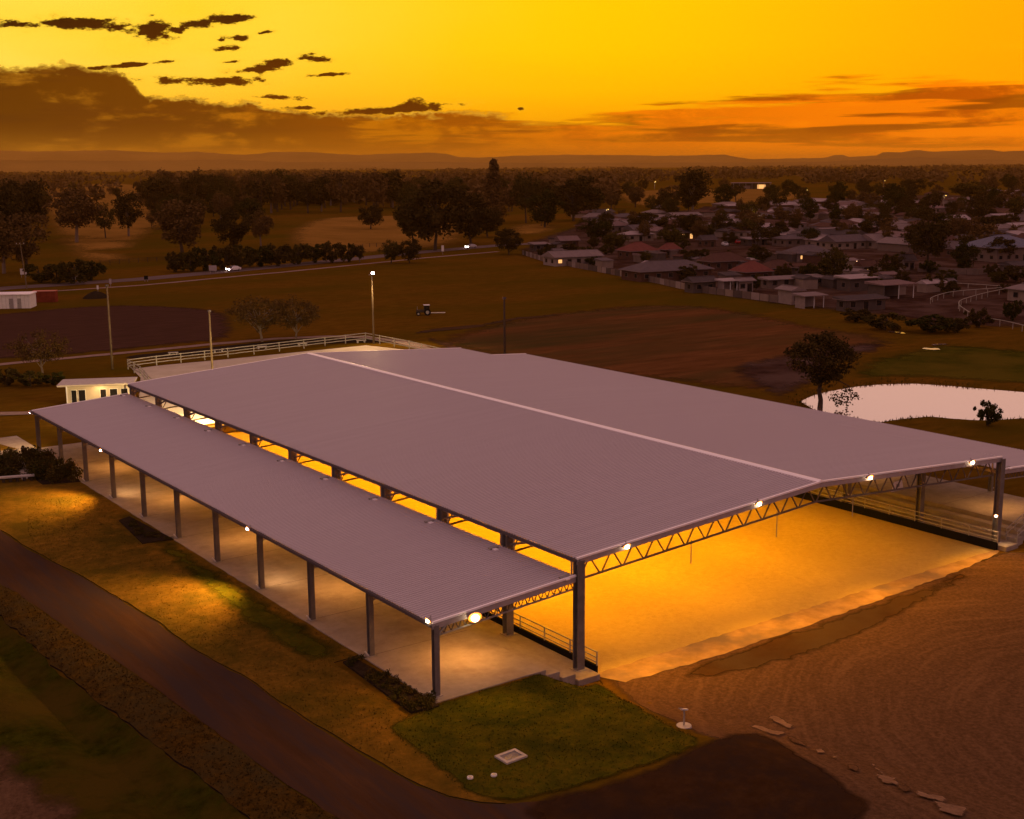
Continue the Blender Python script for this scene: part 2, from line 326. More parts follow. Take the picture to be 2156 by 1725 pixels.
def tag(o, label, cat=None, group=None, kind=None):
    o['label'] = label
    if cat: o['category'] = cat
    if group: o['group'] = group
    if kind: o['kind'] = kind
    return o
def thing(name, label, cat, loc=(0, 0, 0), rz=0, group=None):
    o = bpy.data.objects.new(name, None); COL.objects.link(o); o.location = loc; o.rotation_euler = (0, 0, rz); o.empty_display_size = .5
    return tag(o, label, cat, group)
def copy_tree(o, parent=None):
    c = o.copy(); COL.objects.link(c); c.parent = parent
    for ch in o.children: copy_tree(ch, c)
    return c
def bevel(o, w=.02):
    b = o.modifiers.new('bevel', 'BEVEL'); b.width = w; b.segments = 1; b.limit_method = 'ANGLE'; return o

# ------------------------------------------------------------------ terrain height
def clamp(x): return 0.0 if x < 0 else 1.0 if x > 1 else x
def sm(x): x = clamp(x); return x*x*(3-2*x)
ARENA_Z = -1.4
SW = [(-18.5, 41), (-18.2, 20), (-17.4, 4), (-17, -14), (-17, -60)]   # drain beside the access road
def seg_d(x, y, pl):
    best = 1e9
    for (ax, ay), (bx, by) in zip(pl, pl[1:]):
        dx, dy = bx-ax, by-ay; t = clamp(((x-ax)*dx+(y-ay)*dy)/(dx*dx+dy*dy)); best = min(best, math.hypot(x-ax-t*dx, y-ay-t*dy))
    return best
def h0(x, y):
    wd = 3.2+.28*max(0, -y-1); x0 = 6.6+.14*max(0, -y-1)
    s = sm((x-x0)/wd)*(1-sm((x-56.5)/(7+.3*max(0, -y))))
    s *= (1-sm((y-79)/3))*sm((y+130)/40)
    z = ARENA_Z*s - .06
    if -26 < x < -10 and -70 < y < 60:
        d = seg_d(x, y, SW); z -= .75*math.exp(-(d/1.5)**2)*(1-sm((y-30)/25))
    r = math.hypot(x-87-18, (y-38)*1.0)
    if 70 < x < 150 and -10 < y < 80:
        pd = pond_d(x, y)
        z -= .5*sm((2.0-pd)/4)
    return z
PONDC = [(1672, 845), (1700, 832), (1740, 822), (1800, 812), (1850, 808), (1920, 806), (2000, 811), (2080, 818), (2156, 824), (2300, 836), (2330, 870), (2156, 884), (2090, 888), (2060, 888), (2000, 884), (1960, 880), (1900, 886), (1840, 895), (1760, 892), (1700, 862)]
def Gz(px, py, z=0.0):
    d = ray(px, py); t = (z-CAM.z)/d.z; p = CAM+d*t; return p.x, p.y
POND = [Gz(x, y, -.45) for x, y in PONDC]
def pond_d(x, y):
    d = seg_d(x, y, POND+[POND[0]]); ins = False
    for (ax, ay), (bx, by) in zip(POND, POND[1:]+[POND[0]]):
        if (ay > y) != (by > y) and x < (bx-ax)*(y-ay)/(by-ay)+ax: ins = not ins
    return -d if ins else d
def axis(lo, hi, step, far):
    a = list(np.arange(lo, hi+.01, step)); s = step; x = hi; pos = []
    while x < far: s *= 1.13; x += s; pos.append(x)
    s = step; x = lo; neg = []
    while x > -far: s *= 1.13; x -= s; neg.append(x)
    return neg[::-1]+a+pos
GX = axis(-45, 125, 1.0, 45000); GY = axis(-75, 100, 1.0, 45000)
HZ = np.array([[h0(x, y) if (-50 < x < 160 and -200 < y < 110) else -.06 for x in GX] for y in GY])
GXa, GYa = np.array(GX), np.array(GY)
def gz(x, y):
    i = min(max(int(np.searchsorted(GXa, x))-1, 0), len(GX)-2); j = min(max(int(np.searchsorted(GYa, y))-1, 0), len(GY)-2)
    u = (x-GX[i])/(GX[i+1]-GX[i]); v = (y-GY[j])/(GY[j+1]-GY[j])
    a, b, c, d = HZ[j, i], HZ[j, i+1], HZ[j+1, i+1], HZ[j+1, i]
    return a+(b-a)*u+(c-b)*v if u > v else a+(c-d)*u+(d-a)*v
def G(px, py):                                  # picture point -> point on the terrain
    z = 0
    for _ in range(8):
        x, y = Gz(px, py, z); z = gz(x, y)
    return Vector((x, y, z))
def Gs(sx, sy): return G(sx*S, sy*S)
def dist(p): return math.hypot(p.x-CAM.x, p.y-CAM.y)

nx, ny = len(GX), len(GY)
vs = [(GX[i], GY[j], HZ[j, i]) for j in range(ny) for i in range(nx)]
fs = []
for j in range(ny-1):
    for i in range(nx-1):
        a = j*nx+i; fs += [(a, a+1, a+nx+1), (a, a+nx+1, a+nx)]
me = bpy.data.meshes.new('ground'); me.from_pydata(vs, [], fs); me.materials.append(M['ground'])
me.polygons.foreach_set('use_smooth', [True]*len(me.polygons))
ground = tag(link('ground', me), 'brown pasture plain stretching to the far hills', kind='structure')

def densify(poly, step, jit=0.0, rnd=R):
    out = []
    for a, b in zip(poly, poly[1:]+[poly[0]]):
        a, b = Vector(a), Vector(b); n = max(1, int((b-a).length/step)); nrm = Vector((-(b-a).y, (b-a).x))
        if nrm.length: nrm.normalize()
        for k in range(n):
            p = a.lerp(b, k/n); p = p+nrm*rnd.uniform(-jit, jit); out.append((p.x, p.y))
    return out
def smooth_poly(pl, it=2, closed=True):
    for _ in range(it):
        o = []
        for i in range(len(pl) if closed else len(pl)-1):
            a, b = pl[i], pl[(i+1) % len(pl)]
            o += [(a[0]*.75+b[0]*.25, a[1]*.75+b[1]*.25), (a[0]*.25+b[0]*.75, a[1]*.25+b[1]*.75)]
        if not closed: o = [pl[0]]+o+[pl[-1]]
        pl = o
    return pl
FADED = {}
def faded(m0):
    if m0.name in FADED: return FADED[m0.name]
    m1 = m0.copy(); m1.name = m0.name+'_ragged_edge'; FADED[m0.name] = m1; t = m1.node_tree; b = t.nodes['Principled BSDF']; out = [n for n in t.nodes if n.type == 'OUTPUT_MATERIAL'][0]
    a = t.nodes.new('ShaderNodeAttribute'); a.attribute_name = 'fade'; g = t.nodes.new('ShaderNodeTexCoord')
    def nz(sc): n = t.nodes.new('ShaderNodeTexNoise'); t.links.new(g.outputs['Object'], n.inputs[0]); n.inputs['Scale'].default_value = sc; n.inputs['Detail'].default_value = 8; n.inputs['Roughness'].default_value = .7; return n.outputs[0]
    ad_ = t.nodes.new('ShaderNodeMath'); ad_.operation = 'MULTIPLY_ADD'; t.links.new(nz(.45), ad_.inputs[0]); ad_.inputs[1].default_value = 1.6; sc_ = t.nodes.new('ShaderNodeMath'); sc_.operation = 'MULTIPLY'; sc_.inputs[1].default_value = 1.45; t.links.new(a.outputs['Fac'], sc_.inputs[0]); t.links.new(sc_.outputs[0], ad_.inputs[2])
    mr = t.nodes.new('ShaderNodeMapRange'); t.links.new(ad_.outputs[0], mr.inputs[0]); mr.inputs[1].default_value = 1.1; mr.inputs[2].default_value = 1.7
    tr_ = t.nodes.new('ShaderNodeBsdfTransparent'); mx = t.nodes.new('ShaderNodeMixShader'); t.links.new(mr.outputs[0], mx.inputs[0]); t.links.new(tr_.outputs[0], mx.inputs[1]); t.links.new(b.outputs[0], mx.inputs[2]); t.links.new(mx.outputs[0], out.inputs[0])
    return m1
def sheet(name, poly, m, dz, label, step=None, jit=0.0, smooth=0, flat=None, kind='structure', skirt=False, fade=0):
    poly = [(p[0], p[1]) for p in poly]
    if smooth: poly = smooth_poly(poly, smooth)
    xs = [p[0] for p in poly]; ys = [p[1] for p in poly]; size = max(max(xs)-min(xs), max(ys)-min(ys))
    step = step or max(.8, size/90)
    bd = densify(poly, step, jit); n = len(bd); pts = [Vector(p) for p in bd]; edges = [(i, (i+1) % n) for i in range(n)]
    if flat is None:
        rr = random.Random(len(name)+n)
        for x in np.arange(min(xs), max(xs), step):
            for y in np.arange(min(ys), max(ys), step): pts.append(Vector((x+rr.uniform(-.2, .2)*step, y+rr.uniform(-.2, .2)*step)))
    v2, e2, f2, *_ = delaunay_2d_cdt(pts, edges, [list(range(n))], 1, 1e-4)
    v = [(p.x, p.y, (gz(p.x, p.y) if flat is None else flat)+dz) for p in v2]
    me = bpy.data.meshes.new(name); me.from_pydata(v, [], [tuple(f) for f in f2])
    bmm = bmesh.new(); bmm.from_mesh(me); bmesh.ops.recalc_face_normals(bmm, faces=bmm.faces)
    if bmm.faces and sum(f.normal.z for f in bmm.faces) < 0: bmesh.ops.reverse_faces(bmm, faces=bmm.faces)
    if skirt:
        eds = [e for e in bmm.edges if e.is_boundary]; ext = bmesh.ops.extrude_edge_only(bmm, edges=eds)
        for v_ in [g for g in ext['geom'] if isinstance(g, bmesh.types.BMVert)]: v_.co.z -= dz+.08
        for f_ in [g for g in ext['geom'] if isinstance(g, bmesh.types.BMFace)]: f_.material_index = 1
    bmm.to_mesh(me); bmm.free(); me.materials.append(M[m])
    if skirt: me.materials.append(M['mulch'])  # dark lip faces paint the thin shadow line along the turf edge
    if fade:
        me.materials[0] = faded(M[m]); V = np.array([(v_.co.x, v_.co.y) for v_ in me.vertices]); P0 = np.array(bd); P1 = np.roll(P0, -1, 0); best = np.full(len(V), 1e9)
        for a_, c_ in zip(P0, P1):
            e_v = c_-a_; tt = np.clip(((V-a_)@e_v)/max(e_v@e_v, 1e-9), 0, 1); best = np.minimum(best, np.hypot(*(V-a_-tt[:, None]*e_v).T))
        at_ = me.attributes.new('fade', 'FLOAT', 'POINT'); at_.data.foreach_set('value', np.clip(best/fade, 0, 1).astype(np.float32))
    return tag(link(name, me), label, kind=kind)
def gp(*pts): return [tuple(G(x, y)[:2]) for x, y in pts]

# ------------------------------------------------------------------ near ground covers
road_top = gp((0, 1118), (60, 1158), (170, 1216), (290, 1287), (330, 1311), (400, 1366), (520, 1432), (600, 1490), (700, 1551), (800, 1612), (880, 1655), (940, 1680), (1010, 1692), (1060, 1694))
road_bot = gp((0, 1232), (30, 1245), (120, 1310), (230, 1382), (330, 1452), (450, 1540), (560, 1622), (680, 1704), (720, 1732))
p0, p1 = Vector(road_top[0]), Vector(road_top[3]); ext = (p0-p1).normalized()
back1 = p0+ext*60; q0, q1 = Vector(road_bot[0]), Vector(road_bot[3]); back2 = q0+(q0-q1).normalized()*80
sheet('access_road', [tuple(back2)]+[tuple(back1)]+road_top+[(2.5, -15.5), (6, -40), (-9, -60), (-11, -30)]+road_bot[::-1], 'asphalt', .035, 'dark bitumen road curving past the lawn', step=.9, jit=.09)
sheet('dark_pavement', gp((1062, 1700), (1180, 1668), (1330, 1622), (1450, 1576), (1530, 1542), (1575, 1534), (1640, 1556), (1750, 1622), (1850, 1690))+[(6, -25.5), (12, -45), (6, -62), (-4, -62), (-4, -25)], 'dark_asphalt', .07, 'patch of fresh dark bitumen below the yard', step=.7, jit=.15, fade=1.3)
sheet('dry_lawn', [tuple(Vector(p)+Vector((.15, 0))) for p in [tuple(back1)]+road_top]+gp((1040, 1685), (1000, 1660), (960, 1630), (830, 1545))+[(-2.6, -1.0), (-2.2, 8.5), (-.35, 8.6), (-.35, 62), (-.6, 80), (-4, 96), (-12, 110)], 'dry', .05, 'strip of dry amber turf between the road and the shed', step=.9, jit=.07, skirt=True)
sheet('green_turf', [(-.32, 62), (-.32, 46), (-2.5, 41), (-3.4, 30), (-4.2, 18), (-4.2, 8), (-3.2, 8.6), (-1.8, 8.7), (-.32, 8.7)], 'lawn', .062, 'green turf along the edge of the shed slab', step=.6, jit=.25, fade=2.0)
sheet('front_lawn', gp((805, 1532), (868, 1503), (920, 1484))+[(-.3, -.45), (7.4, -.45), (9.4, -1.3)]+gp((1262, 1432), (1300, 1462), (1360, 1498), (1425, 1532), (1478, 1556), (1482, 1570), (1440, 1590), (1330, 1628), (1180, 1672), (1090, 1690), (1040, 1690), (985, 1676)), 'lawn', .062, 'green lawn at the front corner of the shed', step=.35, jit=.10, fade=.7)
vt = [tuple(Vector(p)+Vector((-.12, -.1))) for p in road_bot]
vb = gp((0, 1300), (60, 1352), (110, 1400), (200, 1475), (330, 1570), (450, 1662), (520, 1722), (560, 1760))
sheet('verge', [tuple(back2)]+vt+vb[::-1]+[(vb[0][0]-6, vb[0][1]+40)], 'verge', .12, 'ragged dry grass verge on the far side of the road', step=.8, jit=.16, skirt=True)
sheet('ditch_bank', [(vb[0][0]-6, vb[0][1]+40)]+[(x-.1, y-.1) for x, y in vb]+[(-13, -30), (-40, -40), (-70, 30), (-40, 90)], 'bank', .09, 'dark green grass bank sloping away from the ditch', step=.8, jit=.15)
sheet('bare_earth', gp((-60, 1540), (0, 1560), (50, 1570), (75, 1585), (90, 1620), (140, 1650), (170, 1680), (205, 1700), (215, 1740), (100, 1830), (-120, 1800)), 'gravel', .13, 'patch of bare pinkish earth in the lower corner', step=.7, jit=.25, fade=3)
sheet('gravel_yard', [(11.2, -.6)]+gp((1262, 1432), (1300, 1462), (1360, 1498), (1425, 1532), (1478, 1556), (1488, 1558))+[(9, -19), (6, -24), (4, -45), (20, -75), (70, -75), (95, -30), (75, -6), (60, -3.2), (56.2, -1.4), (55.2, -.55)], 'gravel', .02, 'brown gravel yard with wheel tracks before the arena', step=1.0, jit=.1, fade=1.2)
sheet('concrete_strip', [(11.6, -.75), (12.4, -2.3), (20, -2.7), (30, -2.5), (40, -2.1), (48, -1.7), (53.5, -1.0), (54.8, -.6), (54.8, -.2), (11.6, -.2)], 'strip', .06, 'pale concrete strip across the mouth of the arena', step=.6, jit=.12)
sheet('damp_strip', [(17.5, -2.6), (24, -2.4), (31, -2.5), (40, -2.15), (47, -1.8), (50, -1.7), (48, -3.0), (40, -4.5), (32, -6.0), (26, -6.3), (22, -6.0), (17, -5.4), (15.0, -4.0)], 'dark_gravel', .025, 'shadow band painted dark into the gravel beside the concrete strip', step=.6, jit=.25, smooth=1, fade=1.1)  # shadow stripe in front of the concrete, put into the gravel colour
for i, pl in enumerate([((1588, 1527), (1660, 1546), (1640, 1554), (1575, 1533)), ((1612, 1512), (1632, 1508), (1680, 1533), (1660, 1541)),
                        ((1650, 1554), (1668, 1552), (1708, 1574), (1700, 1580)), ((1712, 1580), (1738, 1577), (1742, 1588), (1722, 1592)),
                        ((1752, 1590), (1775, 1600), (1765, 1606), (1748, 1596)), ((1780, 1608), (1810, 1616), (1806, 1630), (1784, 1622)),
                        ((1830, 1608), (1842, 1612), (1872, 1640), (1862, 1642)), ((1838, 1632), (1890, 1640), (1898, 1660), (1850, 1650)),
                        ((1882, 1656), (1908, 1652), (1924, 1668), (1900, 1676)), ((1926, 1668), (2004, 1684), (1990, 1696), (1930, 1680)), ((1960, 1690), (2040, 1705), (2030, 1725), (1975, 1712))]):
    sheet('concrete_patch', gp(*pl), 'gravel' if i % 3 == 2 else 'chip', .085+.004*i, '%s exposed concrete patch of the broken line in the gravel, counted from the lawn' % ('first second third fourth fifth sixth seventh eighth ninth tenth eleventh'.split()[i]), step=.35, jit=.10, fade=.18)

# ------------------------------------------------------------------ middle ground covers
sheet('stubble_field', gp((870, 728), (930, 700), (1060, 668), (1200, 652), (1330, 640), (1500, 640), (1640, 664), (1760, 690), (1860, 700), (1930, 722), (1880, 740), (1800, 760), (1740, 790), (1690, 830), (1560, 830), (1300, 800), (1100, 770)), 'field_brown', .03, 'reddish brown field between the shed and the houses', jit=.8, smooth=1, fade=10)
sheet('bare_soil', gp((1500, 770), (1600, 752), (1720, 728), (1830, 718), (1900, 726), (1860, 745), (1790, 752), (1770, 790), (1720, 830), (1672, 843), (1640, 850), (1560, 820)), 'mud', .06, 'dark bare soil beside the pond', jit=.6, smooth=1, fade=7)
sheet('marsh', gp((1790, 755), (1880, 742), (1960, 718), (2156, 735), (2400, 760), (2450, 850), (2300, 832), (2156, 820), (2000, 806), (1900, 801), (1800, 806), (1770, 790)), 'marsh', .035, 'dark green marshy grass beyond the pond', jit=.6, smooth=1, fade=7)
pw = sheet('pond', POND, 'water', 0, 'still pond reflecting the pink evening sky', step=1.0, jit=.5, smooth=1, flat=-.44)
for pl in (((1868, 699), (1876, 698), (1885, 700), (1896, 700), (1908, 703), (1900, 704), (1888, 702), (1878, 701)), ((1938, 735), (1950, 733), (1960, 735), (1972, 734), (1982, 737), (1970, 738), (1955, 737)), ((1958, 727), (1970, 725), (1985, 725), (2000, 726), (1980, 727), (1968, 729))):
    sheet('puddle', gp(*pl), 'water', .10, 'small bright puddle in the marsh, %s' % {1868: 'nearest the houses', 1938: 'the wider one nearer the pond', 1958: 'the thin one behind the wide one'}[pl[0][0]], step=.8, jit=.15, smooth=1)
sheet('ploughed_paddock', gp((-120, 668), (0, 660), (120, 648), (250, 640), (400, 645), (495, 655), (510, 690), (500, 716), (380, 727), (240, 742), (120, 752), (0, 760), (-120, 770)), 'plough', .04, 'dark ploughed paddock behind the outdoor arena', jit=.5, smooth=1, fade=6)
sheet('footpath', gp((-60, 772), (60, 760), (150, 752), (300, 738), (450, 723), (580, 712), (700, 707), (775, 709), (835, 716), (890, 727), (950, 748), (935, 751), (870, 731), (820, 720), (770, 713), (700, 711), (582, 716), (452, 727), (300, 742), (150, 756), (60, 764), (-60, 777)), 'path', .06, 'thin pale path curving behind the outdoor arena', step=1.5, jit=.1)
sheet('garden_mulch', gp((250, 752), (400, 737), (520, 724), (620, 715), (720, 712), (775, 714), (830, 722), (760, 722), (640, 727), (540, 735), (400, 748), (300, 757)), 'mulch', .05, 'black mulch bed between the path and the white rails', step=1.2, jit=.2, smooth=1)
sheet('dirt_track', gp((930, 690), (1010, 683), (1090, 668), (1180, 662), (1180, 665), (1090, 674), (1010, 690), (900, 702), (860, 706), (870, 700)), 'dirt', .05, 'faint muddy wheel track across the field', step=1.5, jit=.4, fade=1.2)
sheet('dirt_bank', gp((880, 706), (930, 712), (980, 730), (1000, 740), (950, 742), (900, 722)), 'dirt', .055, 'strip of reddish soil behind the shed', step=1.5, jit=.4, fade=3)
hw = [(-160, 628), (0, 608), (150, 598), (300, 588), (450, 574), (600, 560), (750, 545), (900, 530), (1050, 517), (1150, 512)]
def ribbon(pl, wd, off=0):
    pts = [Vector(p) for p in gp(*pl)]; a, b = [], []
    for i, p in enumerate(pts):
        d = (pts[min(i+1, len(pts)-1)]-pts[max(i-1, 0)]).normalized(); n = Vector((-d.y, d.x)); a.append(tuple(p+n*(off+wd/2))); b.append(tuple(p+n*(off-wd/2)))
    return a+b[::-1]
sheet('highway', ribbon(hw, 9), 'road', .05, 'grey highway running past the paddocks', step=5)
sheet('roadside_path', ribbon([(x, y+13) for x, y in hw[1:9]], 2.2), 'path', .05, 'narrow pale path beside the highway', step=4, jit=.3)
sheet('town_ground', gp((1060, 535), (1150, 550), (1290, 580), (1400, 604), (1560, 634), (1760, 660), (1860, 672), (2000, 690), (2300, 700), (2400, 500), (2300, 420), (1900, 408), (1500, 436), (1250, 462), (1120, 500)), 'mud', .045, 'dark yards and gardens between the town houses', jit=1.5, smooth=1, fade=12)
for pl, lab in ((((640, 455), (960, 452), (1000, 470), (1010, 520), (870, 528), (700, 545), (600, 540), (560, 500)), 'open tan paddock beyond the highway hedges'),
                (((60, 395), (250, 385), (420, 400), (400, 450), (300, 520), (330, 560), (120, 575), (80, 480)), 'tan paddock among scattered gum trees'),
                (((1030, 482), (1080, 470), (1200, 470), (1210, 490), (1060, 500)), 'small grassy clearing behind the dark trees'),
                (((1280, 405), (1420, 398), (1680, 398), (1720, 415), (1640, 428), (1480, 428), (1420, 440), (1300, 432)), 'tan field around the long far shed'),
                (((930, 385), (1030, 380), (1040, 400), (990, 415), (940, 405)), 'pale clearing between far trees')):
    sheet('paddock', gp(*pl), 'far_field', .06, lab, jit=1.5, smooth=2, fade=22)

# ------------------------------------------------------------------ covered arena shed
XL, XR, XM = 10.72, 55.80, 33.32           # eave lines and ridge of the main roof
YF, YB = .45, 80.8
HE, HR = 6.2, 7.6
CXL, CXR = 10.85, 55.75                     # main column lines
LO0, LOZ, LIZ = .05, 4.42, 5.12             # lean-to outer edge, heights
RO1 = 66.6
FR = [.4]+[8.0*k for k in range(1, 10)]+[80.0]
shed = thing('covered_arena_shed', 'huge open-sided steel arena shed with low mauve gable roof and lean-to verandahs', 'shed', (0, 0, 0))
def corrugated(xa, za, xb, zb, y0, y1, pitch=.30):
    b = MB(); prof = []; y = y0
    while y < y1-1e-6:
        for dy, dz in ((0, 0), (pitch*.62, 0), (pitch*.70, .075), (pitch*.92, .075)):
            if y+dy <= y1: prof.append((y+dy, dz))
        y += pitch
    prof.append((y1, 0))
    nseg = 6; n = len(prof)
    for k in range(nseg+1):
        t = k/nseg
        for y, dz in prof: b.v.append((xa+(xb-xa)*t, y, za+(zb-za)*t+dz))
    for k in range(nseg):
        for i in range(n-1): b.f.append((k*n+i, (k+1)*n+i, (k+1)*n+i+1, k*n+i+1))
    return b
def roofp(name, xa, za, xb, zb, label=None):
    o = corrugated(xa, za, xb, zb, YF, YB).obj(name, 'roof', shed)
    if label: o['label'] = label
    return o
roofp('main_roof', XL, HE, XM-.02, HR, 'mauve ribbed roof slope facing the road'); roofp('main_roof', XR, HE, XM+.02, HR, 'mauve ribbed roof slope facing the pond')
roofp('verandah_roof', LO0, LOZ, CXL-.28, LIZ, 'low ribbed verandah roof on the road side'); roofp('verandah_roof', RO1, LOZ, CXR+.28, LIZ, 'low ribbed verandah roof on the pond side')
sl_ = (HR-HE)/(XM-XL)
b = MB(); wdt = .33
for s_ in (-1, 1):
    b.quad((XM, YF-.05, HR+.16), (XM+s_*wdt, YF-.05, HR+.11-sl_*wdt), (XM+s_*wdt, YB+.05, HR+.11-sl_*wdt), (XM, YB+.05, HR+.16))
    b.quad((XM+s_*wdt, YF-.05, HR+.11-sl_*wdt), (XM+s_*wdt, YF-.05, HR-sl_*wdt), (XM+s_*wdt, YB+.05, HR-sl_*wdt), (XM+s_*wdt, YB+.05, HR+.11-sl_*wdt))
b.obj('ridge_cap', 'flash', shed)
# barge boards along both gable ends, gutters along the eaves
for yy, s_ in ((YF-.02, -1), (YB+.02, 1)):
    for xa, za, xb, zb in ((XL-.05, HE, XM, HR), (XM, HR, XR+.05, HE), (LO0-.05, LOZ, CXL-.27, LIZ), (CXR+.27, LIZ, RO1+.05, LOZ)):
        MB().bar((xa, yy+s_*.04, za+.06), (xb, yy+s_*.04, zb+.06), .14, .12).obj('barge_cap', 'flash', shed)
        MB().bar((xa, yy+s_*.03, za-.20), (xb, yy+s_*.03, zb-.20), .08, .32).obj('barge_board', 'fascia', shed)
for xx, zz, yy0 in ((XL-.08, HE-.06, 0), (XR+.08, HE-.06, 0), (LO0-.08, LOZ-.08, 0), (RO1+.08, LOZ-.08, 0)):
    MB().box(xx-.08, xx+.08, YF-.05, YB+.05, zz-.12, zz+.06).obj('gutter', 'gut', shed)
def hcol(x, y, z0, z1, wd, dp, t=.03):
    b = MB(); b.box(x-wd/2, x+wd/2, y-dp/2, y-dp/2+t, z0, z1); b.box(x-wd/2, x+wd/2, y+dp/2-t, y+dp/2, z0, z1); b.box(x-t/2, x+t/2, y-dp/2+t, y+dp/2-t, z0, z1)
    return b
for k, y in enumerate(FR):
    for x in (.22, RO1-.22):
        c = hcol(x, y, .02, LOZ-.12, .34, .34).obj('column', 'column', shed)
        MB().box(x-.28, x+.28, y-.28, y+.28, -.02, .03).obj('base_plate', 'steel', c)
        sgn = -1 if x < 5 else 1
        MB().bar((x+sgn*.20, y, .05), (x+sgn*.42, y, .35), .10, .08).obj('downpipe_shoe', 'white', c)
        MB().bar((x-sgn*.1, y, LOZ-.75), (x-sgn*.9, y, LOZ-.14), .12, .10).obj('knee_brace', 'steel', c)
    for x in (CXL, CXR):
        c = hcol(x, y, -1.06, HE-.08, .56, .50, .05).obj('column', 'column', shed)
        MB().box(x-.42, x+.42, y-.40, y+.40, -1.07, -1.02).obj('base_plate', 'steel', c)
        for s_ in (-1, 1):
            if 0 < k or s_ > 0:
                if s_ < 0 and y+s_*2.2 < YB: MB().bar((x, y+s_*.3, HE-.85), (x, y+s_*2.3, HE-.22), .10, .14).obj('knee_brace', 'web', c)
                if y+s_*.75 < YB: MB().box(x-.04, x+.04, y+s_*.75-.05, y+s_*.75+.05, LIZ-.1, HE-.2).obj('strut', 'steel', c)
    # small tie brackets on the verandah roofs
    for x, s_ in ((9.75, 1), (CXR+1.1, -1)):
        zz = LIZ-(CXL-.28-9.75)*(LIZ-LOZ)/10.5
        bb = MB().box(x-.25, x+.45, y+.1, y+.34, zz+.05, zz+.17).obj('tie_bracket', 'steel', shed)
        MB().box(x-.1, x+.2, y-.25, y+.09, zz+.04, zz+.12).obj('bracket_lug', 'flash', bb)
MB().box(CXL-.06, CXL+.06, FR[0], YB-.1, HE-.34, HE-.14).obj('eave_beam', 'steel', shed); MB().box(CXR-.06, CXR+.06, FR[0], YB-.1, HE-.34, HE-.14).obj('eave_beam', 'steel', shed)
MB().box(CXL-.42, CXL-.30, FR[0], YB-.1, LIZ-.42, LIZ-.16).obj('eave_beam', 'steel', shed); MB().box(CXR+.30, CXR+.42, FR[0], YB-.1, LIZ-.42, LIZ-.16).obj('eave_beam', 'steel', shed)
def rz_(x): return HR-abs(x-XM)*sl_
def truss(y, single):
    tr = MB(); x0, x1 = CXL+.28, CXR-.28; dep = 1.25; n = 24
    tc_ = MB(); bc = MB(); webs = []
    for yy in (y,):
        for xa, xb in ((x0, XM), (XM, x1)):
            tc_.bar((xa, yy, rz_(xa)-.40), (xb, yy, rz_(xb)-.40), .10, .14); bc.bar((xa, yy, rz_(xa)-.30-dep), (xb, yy, rz_(xb)-.30-dep), .10, .12)
        for i in range(n):
            xa, xb = x0+(x1-x0)*i/n, x0+(x1-x0)*(i+1)/n; xm = (xa+xb)/2
            for p, q in (((xa+.08, rz_(xa)-.30-dep), (xm-.1, rz_(xm)-.42)), ((xm+.1, rz_(xm)-.42), (xb-.08, rz_(xb)-.30-dep))):
                webs.append(((p[0], yy, p[1]), (q[0], yy, q[1])))
    t = tc_.obj('truss', 'web', shed); bc.obj('bottom_chord', 'web', t)
    if single:
        for a, c in webs: MB().bar(a, c, .075).obj('web_bar', 'web', t)
    else:
        wb = MB()
        for a, c in webs: wb.bar(a, c, .07)
        wb.obj('web_bars', 'web', t)
    return t
truss(.85, True)['label'] = 'front zigzag roof truss over the arena mouth'
for y in FR[1:]: truss(y, False)
def small_truss(y, xa, za, xb, zb, single):
    t = MB().bar((xa, y, za-.26), (xb, y, zb-.26), .09, .09).obj('verandah_truss', 'steel', shed); n = 20; dep = .62
    MB().bar((xa, y, za-.24-dep), (xb, y, zb-.24-dep), .09, .09).obj('bottom_chord', 'steel', t)
    wb = MB()
    for i in range(n):
        a, c = i/n, (i+1)/n; mth = (a+c)/2; P = lambda q, o: (xa+(xb-xa)*q, y, za+(zb-za)*q-o)
        for p, q in ((P(a, .24+dep), P(mth, .28)), (P(mth, .28), P(c, .24+dep))):
            (MB().bar(p, q, .05).obj('web_bar', 'web', t) if single else wb.bar(p, q, .05))
    if not single: wb.obj('web_bars', 'web', t)
for k, y in enumerate(FR):
    small_truss(y+.22, .45, LOZ-.02, CXL-.3, LIZ-.02, k == 0); small_truss(y+.22, RO1-.45, LOZ-.02, CXR+.3, LIZ-.02, False)
for i in range(1, 15):
    for s_ in (-1, 1):
        x = XM+s_*i*1.5
        if XL < x < XR: MB().box(x-.04, x+.04, YF+.1, YB-.1, rz_(x)-.25, rz_(x)-.02).obj('purlin', 'steel', shed)
for px, py0, py1 in ((1455, 1160, 1184), (1635, 1095, 1140), (1795, 1050, 1098)):   # droppers under the front truss
    d = ray(px, (py0+py1)/2); t = (1.1-CAM.y)/d.y; P = CAM+d*t
    MB().bar((P.x, 1.1, rz_(P.x)-1.5), (P.x, 1.1, P.z-.5), .05).obj('dropper_rod', 'steel', shed)
d = ray(1890, 1023); t = (1.6-CAM.y)/d.y; P = CAM+d*t
sg = thing('hanging_sign', 'white trapezoid board hanging in the front truss beside a column', 'sign', (P.x, 1.6, P.z))
MB().quad((-.75, 0, -.38), (.75, 0, -.38), (.5, 0, .38), (-.5, 0, .38)).obj('board', 'white', sg); MB().box(-.2, .2, -.03, -.005, -.1, .15).obj('panel', 'steel', sg)
MB().box(-.78, .78, .002, .05, -.42, -.36).obj('board_rail', 'steel', sg)

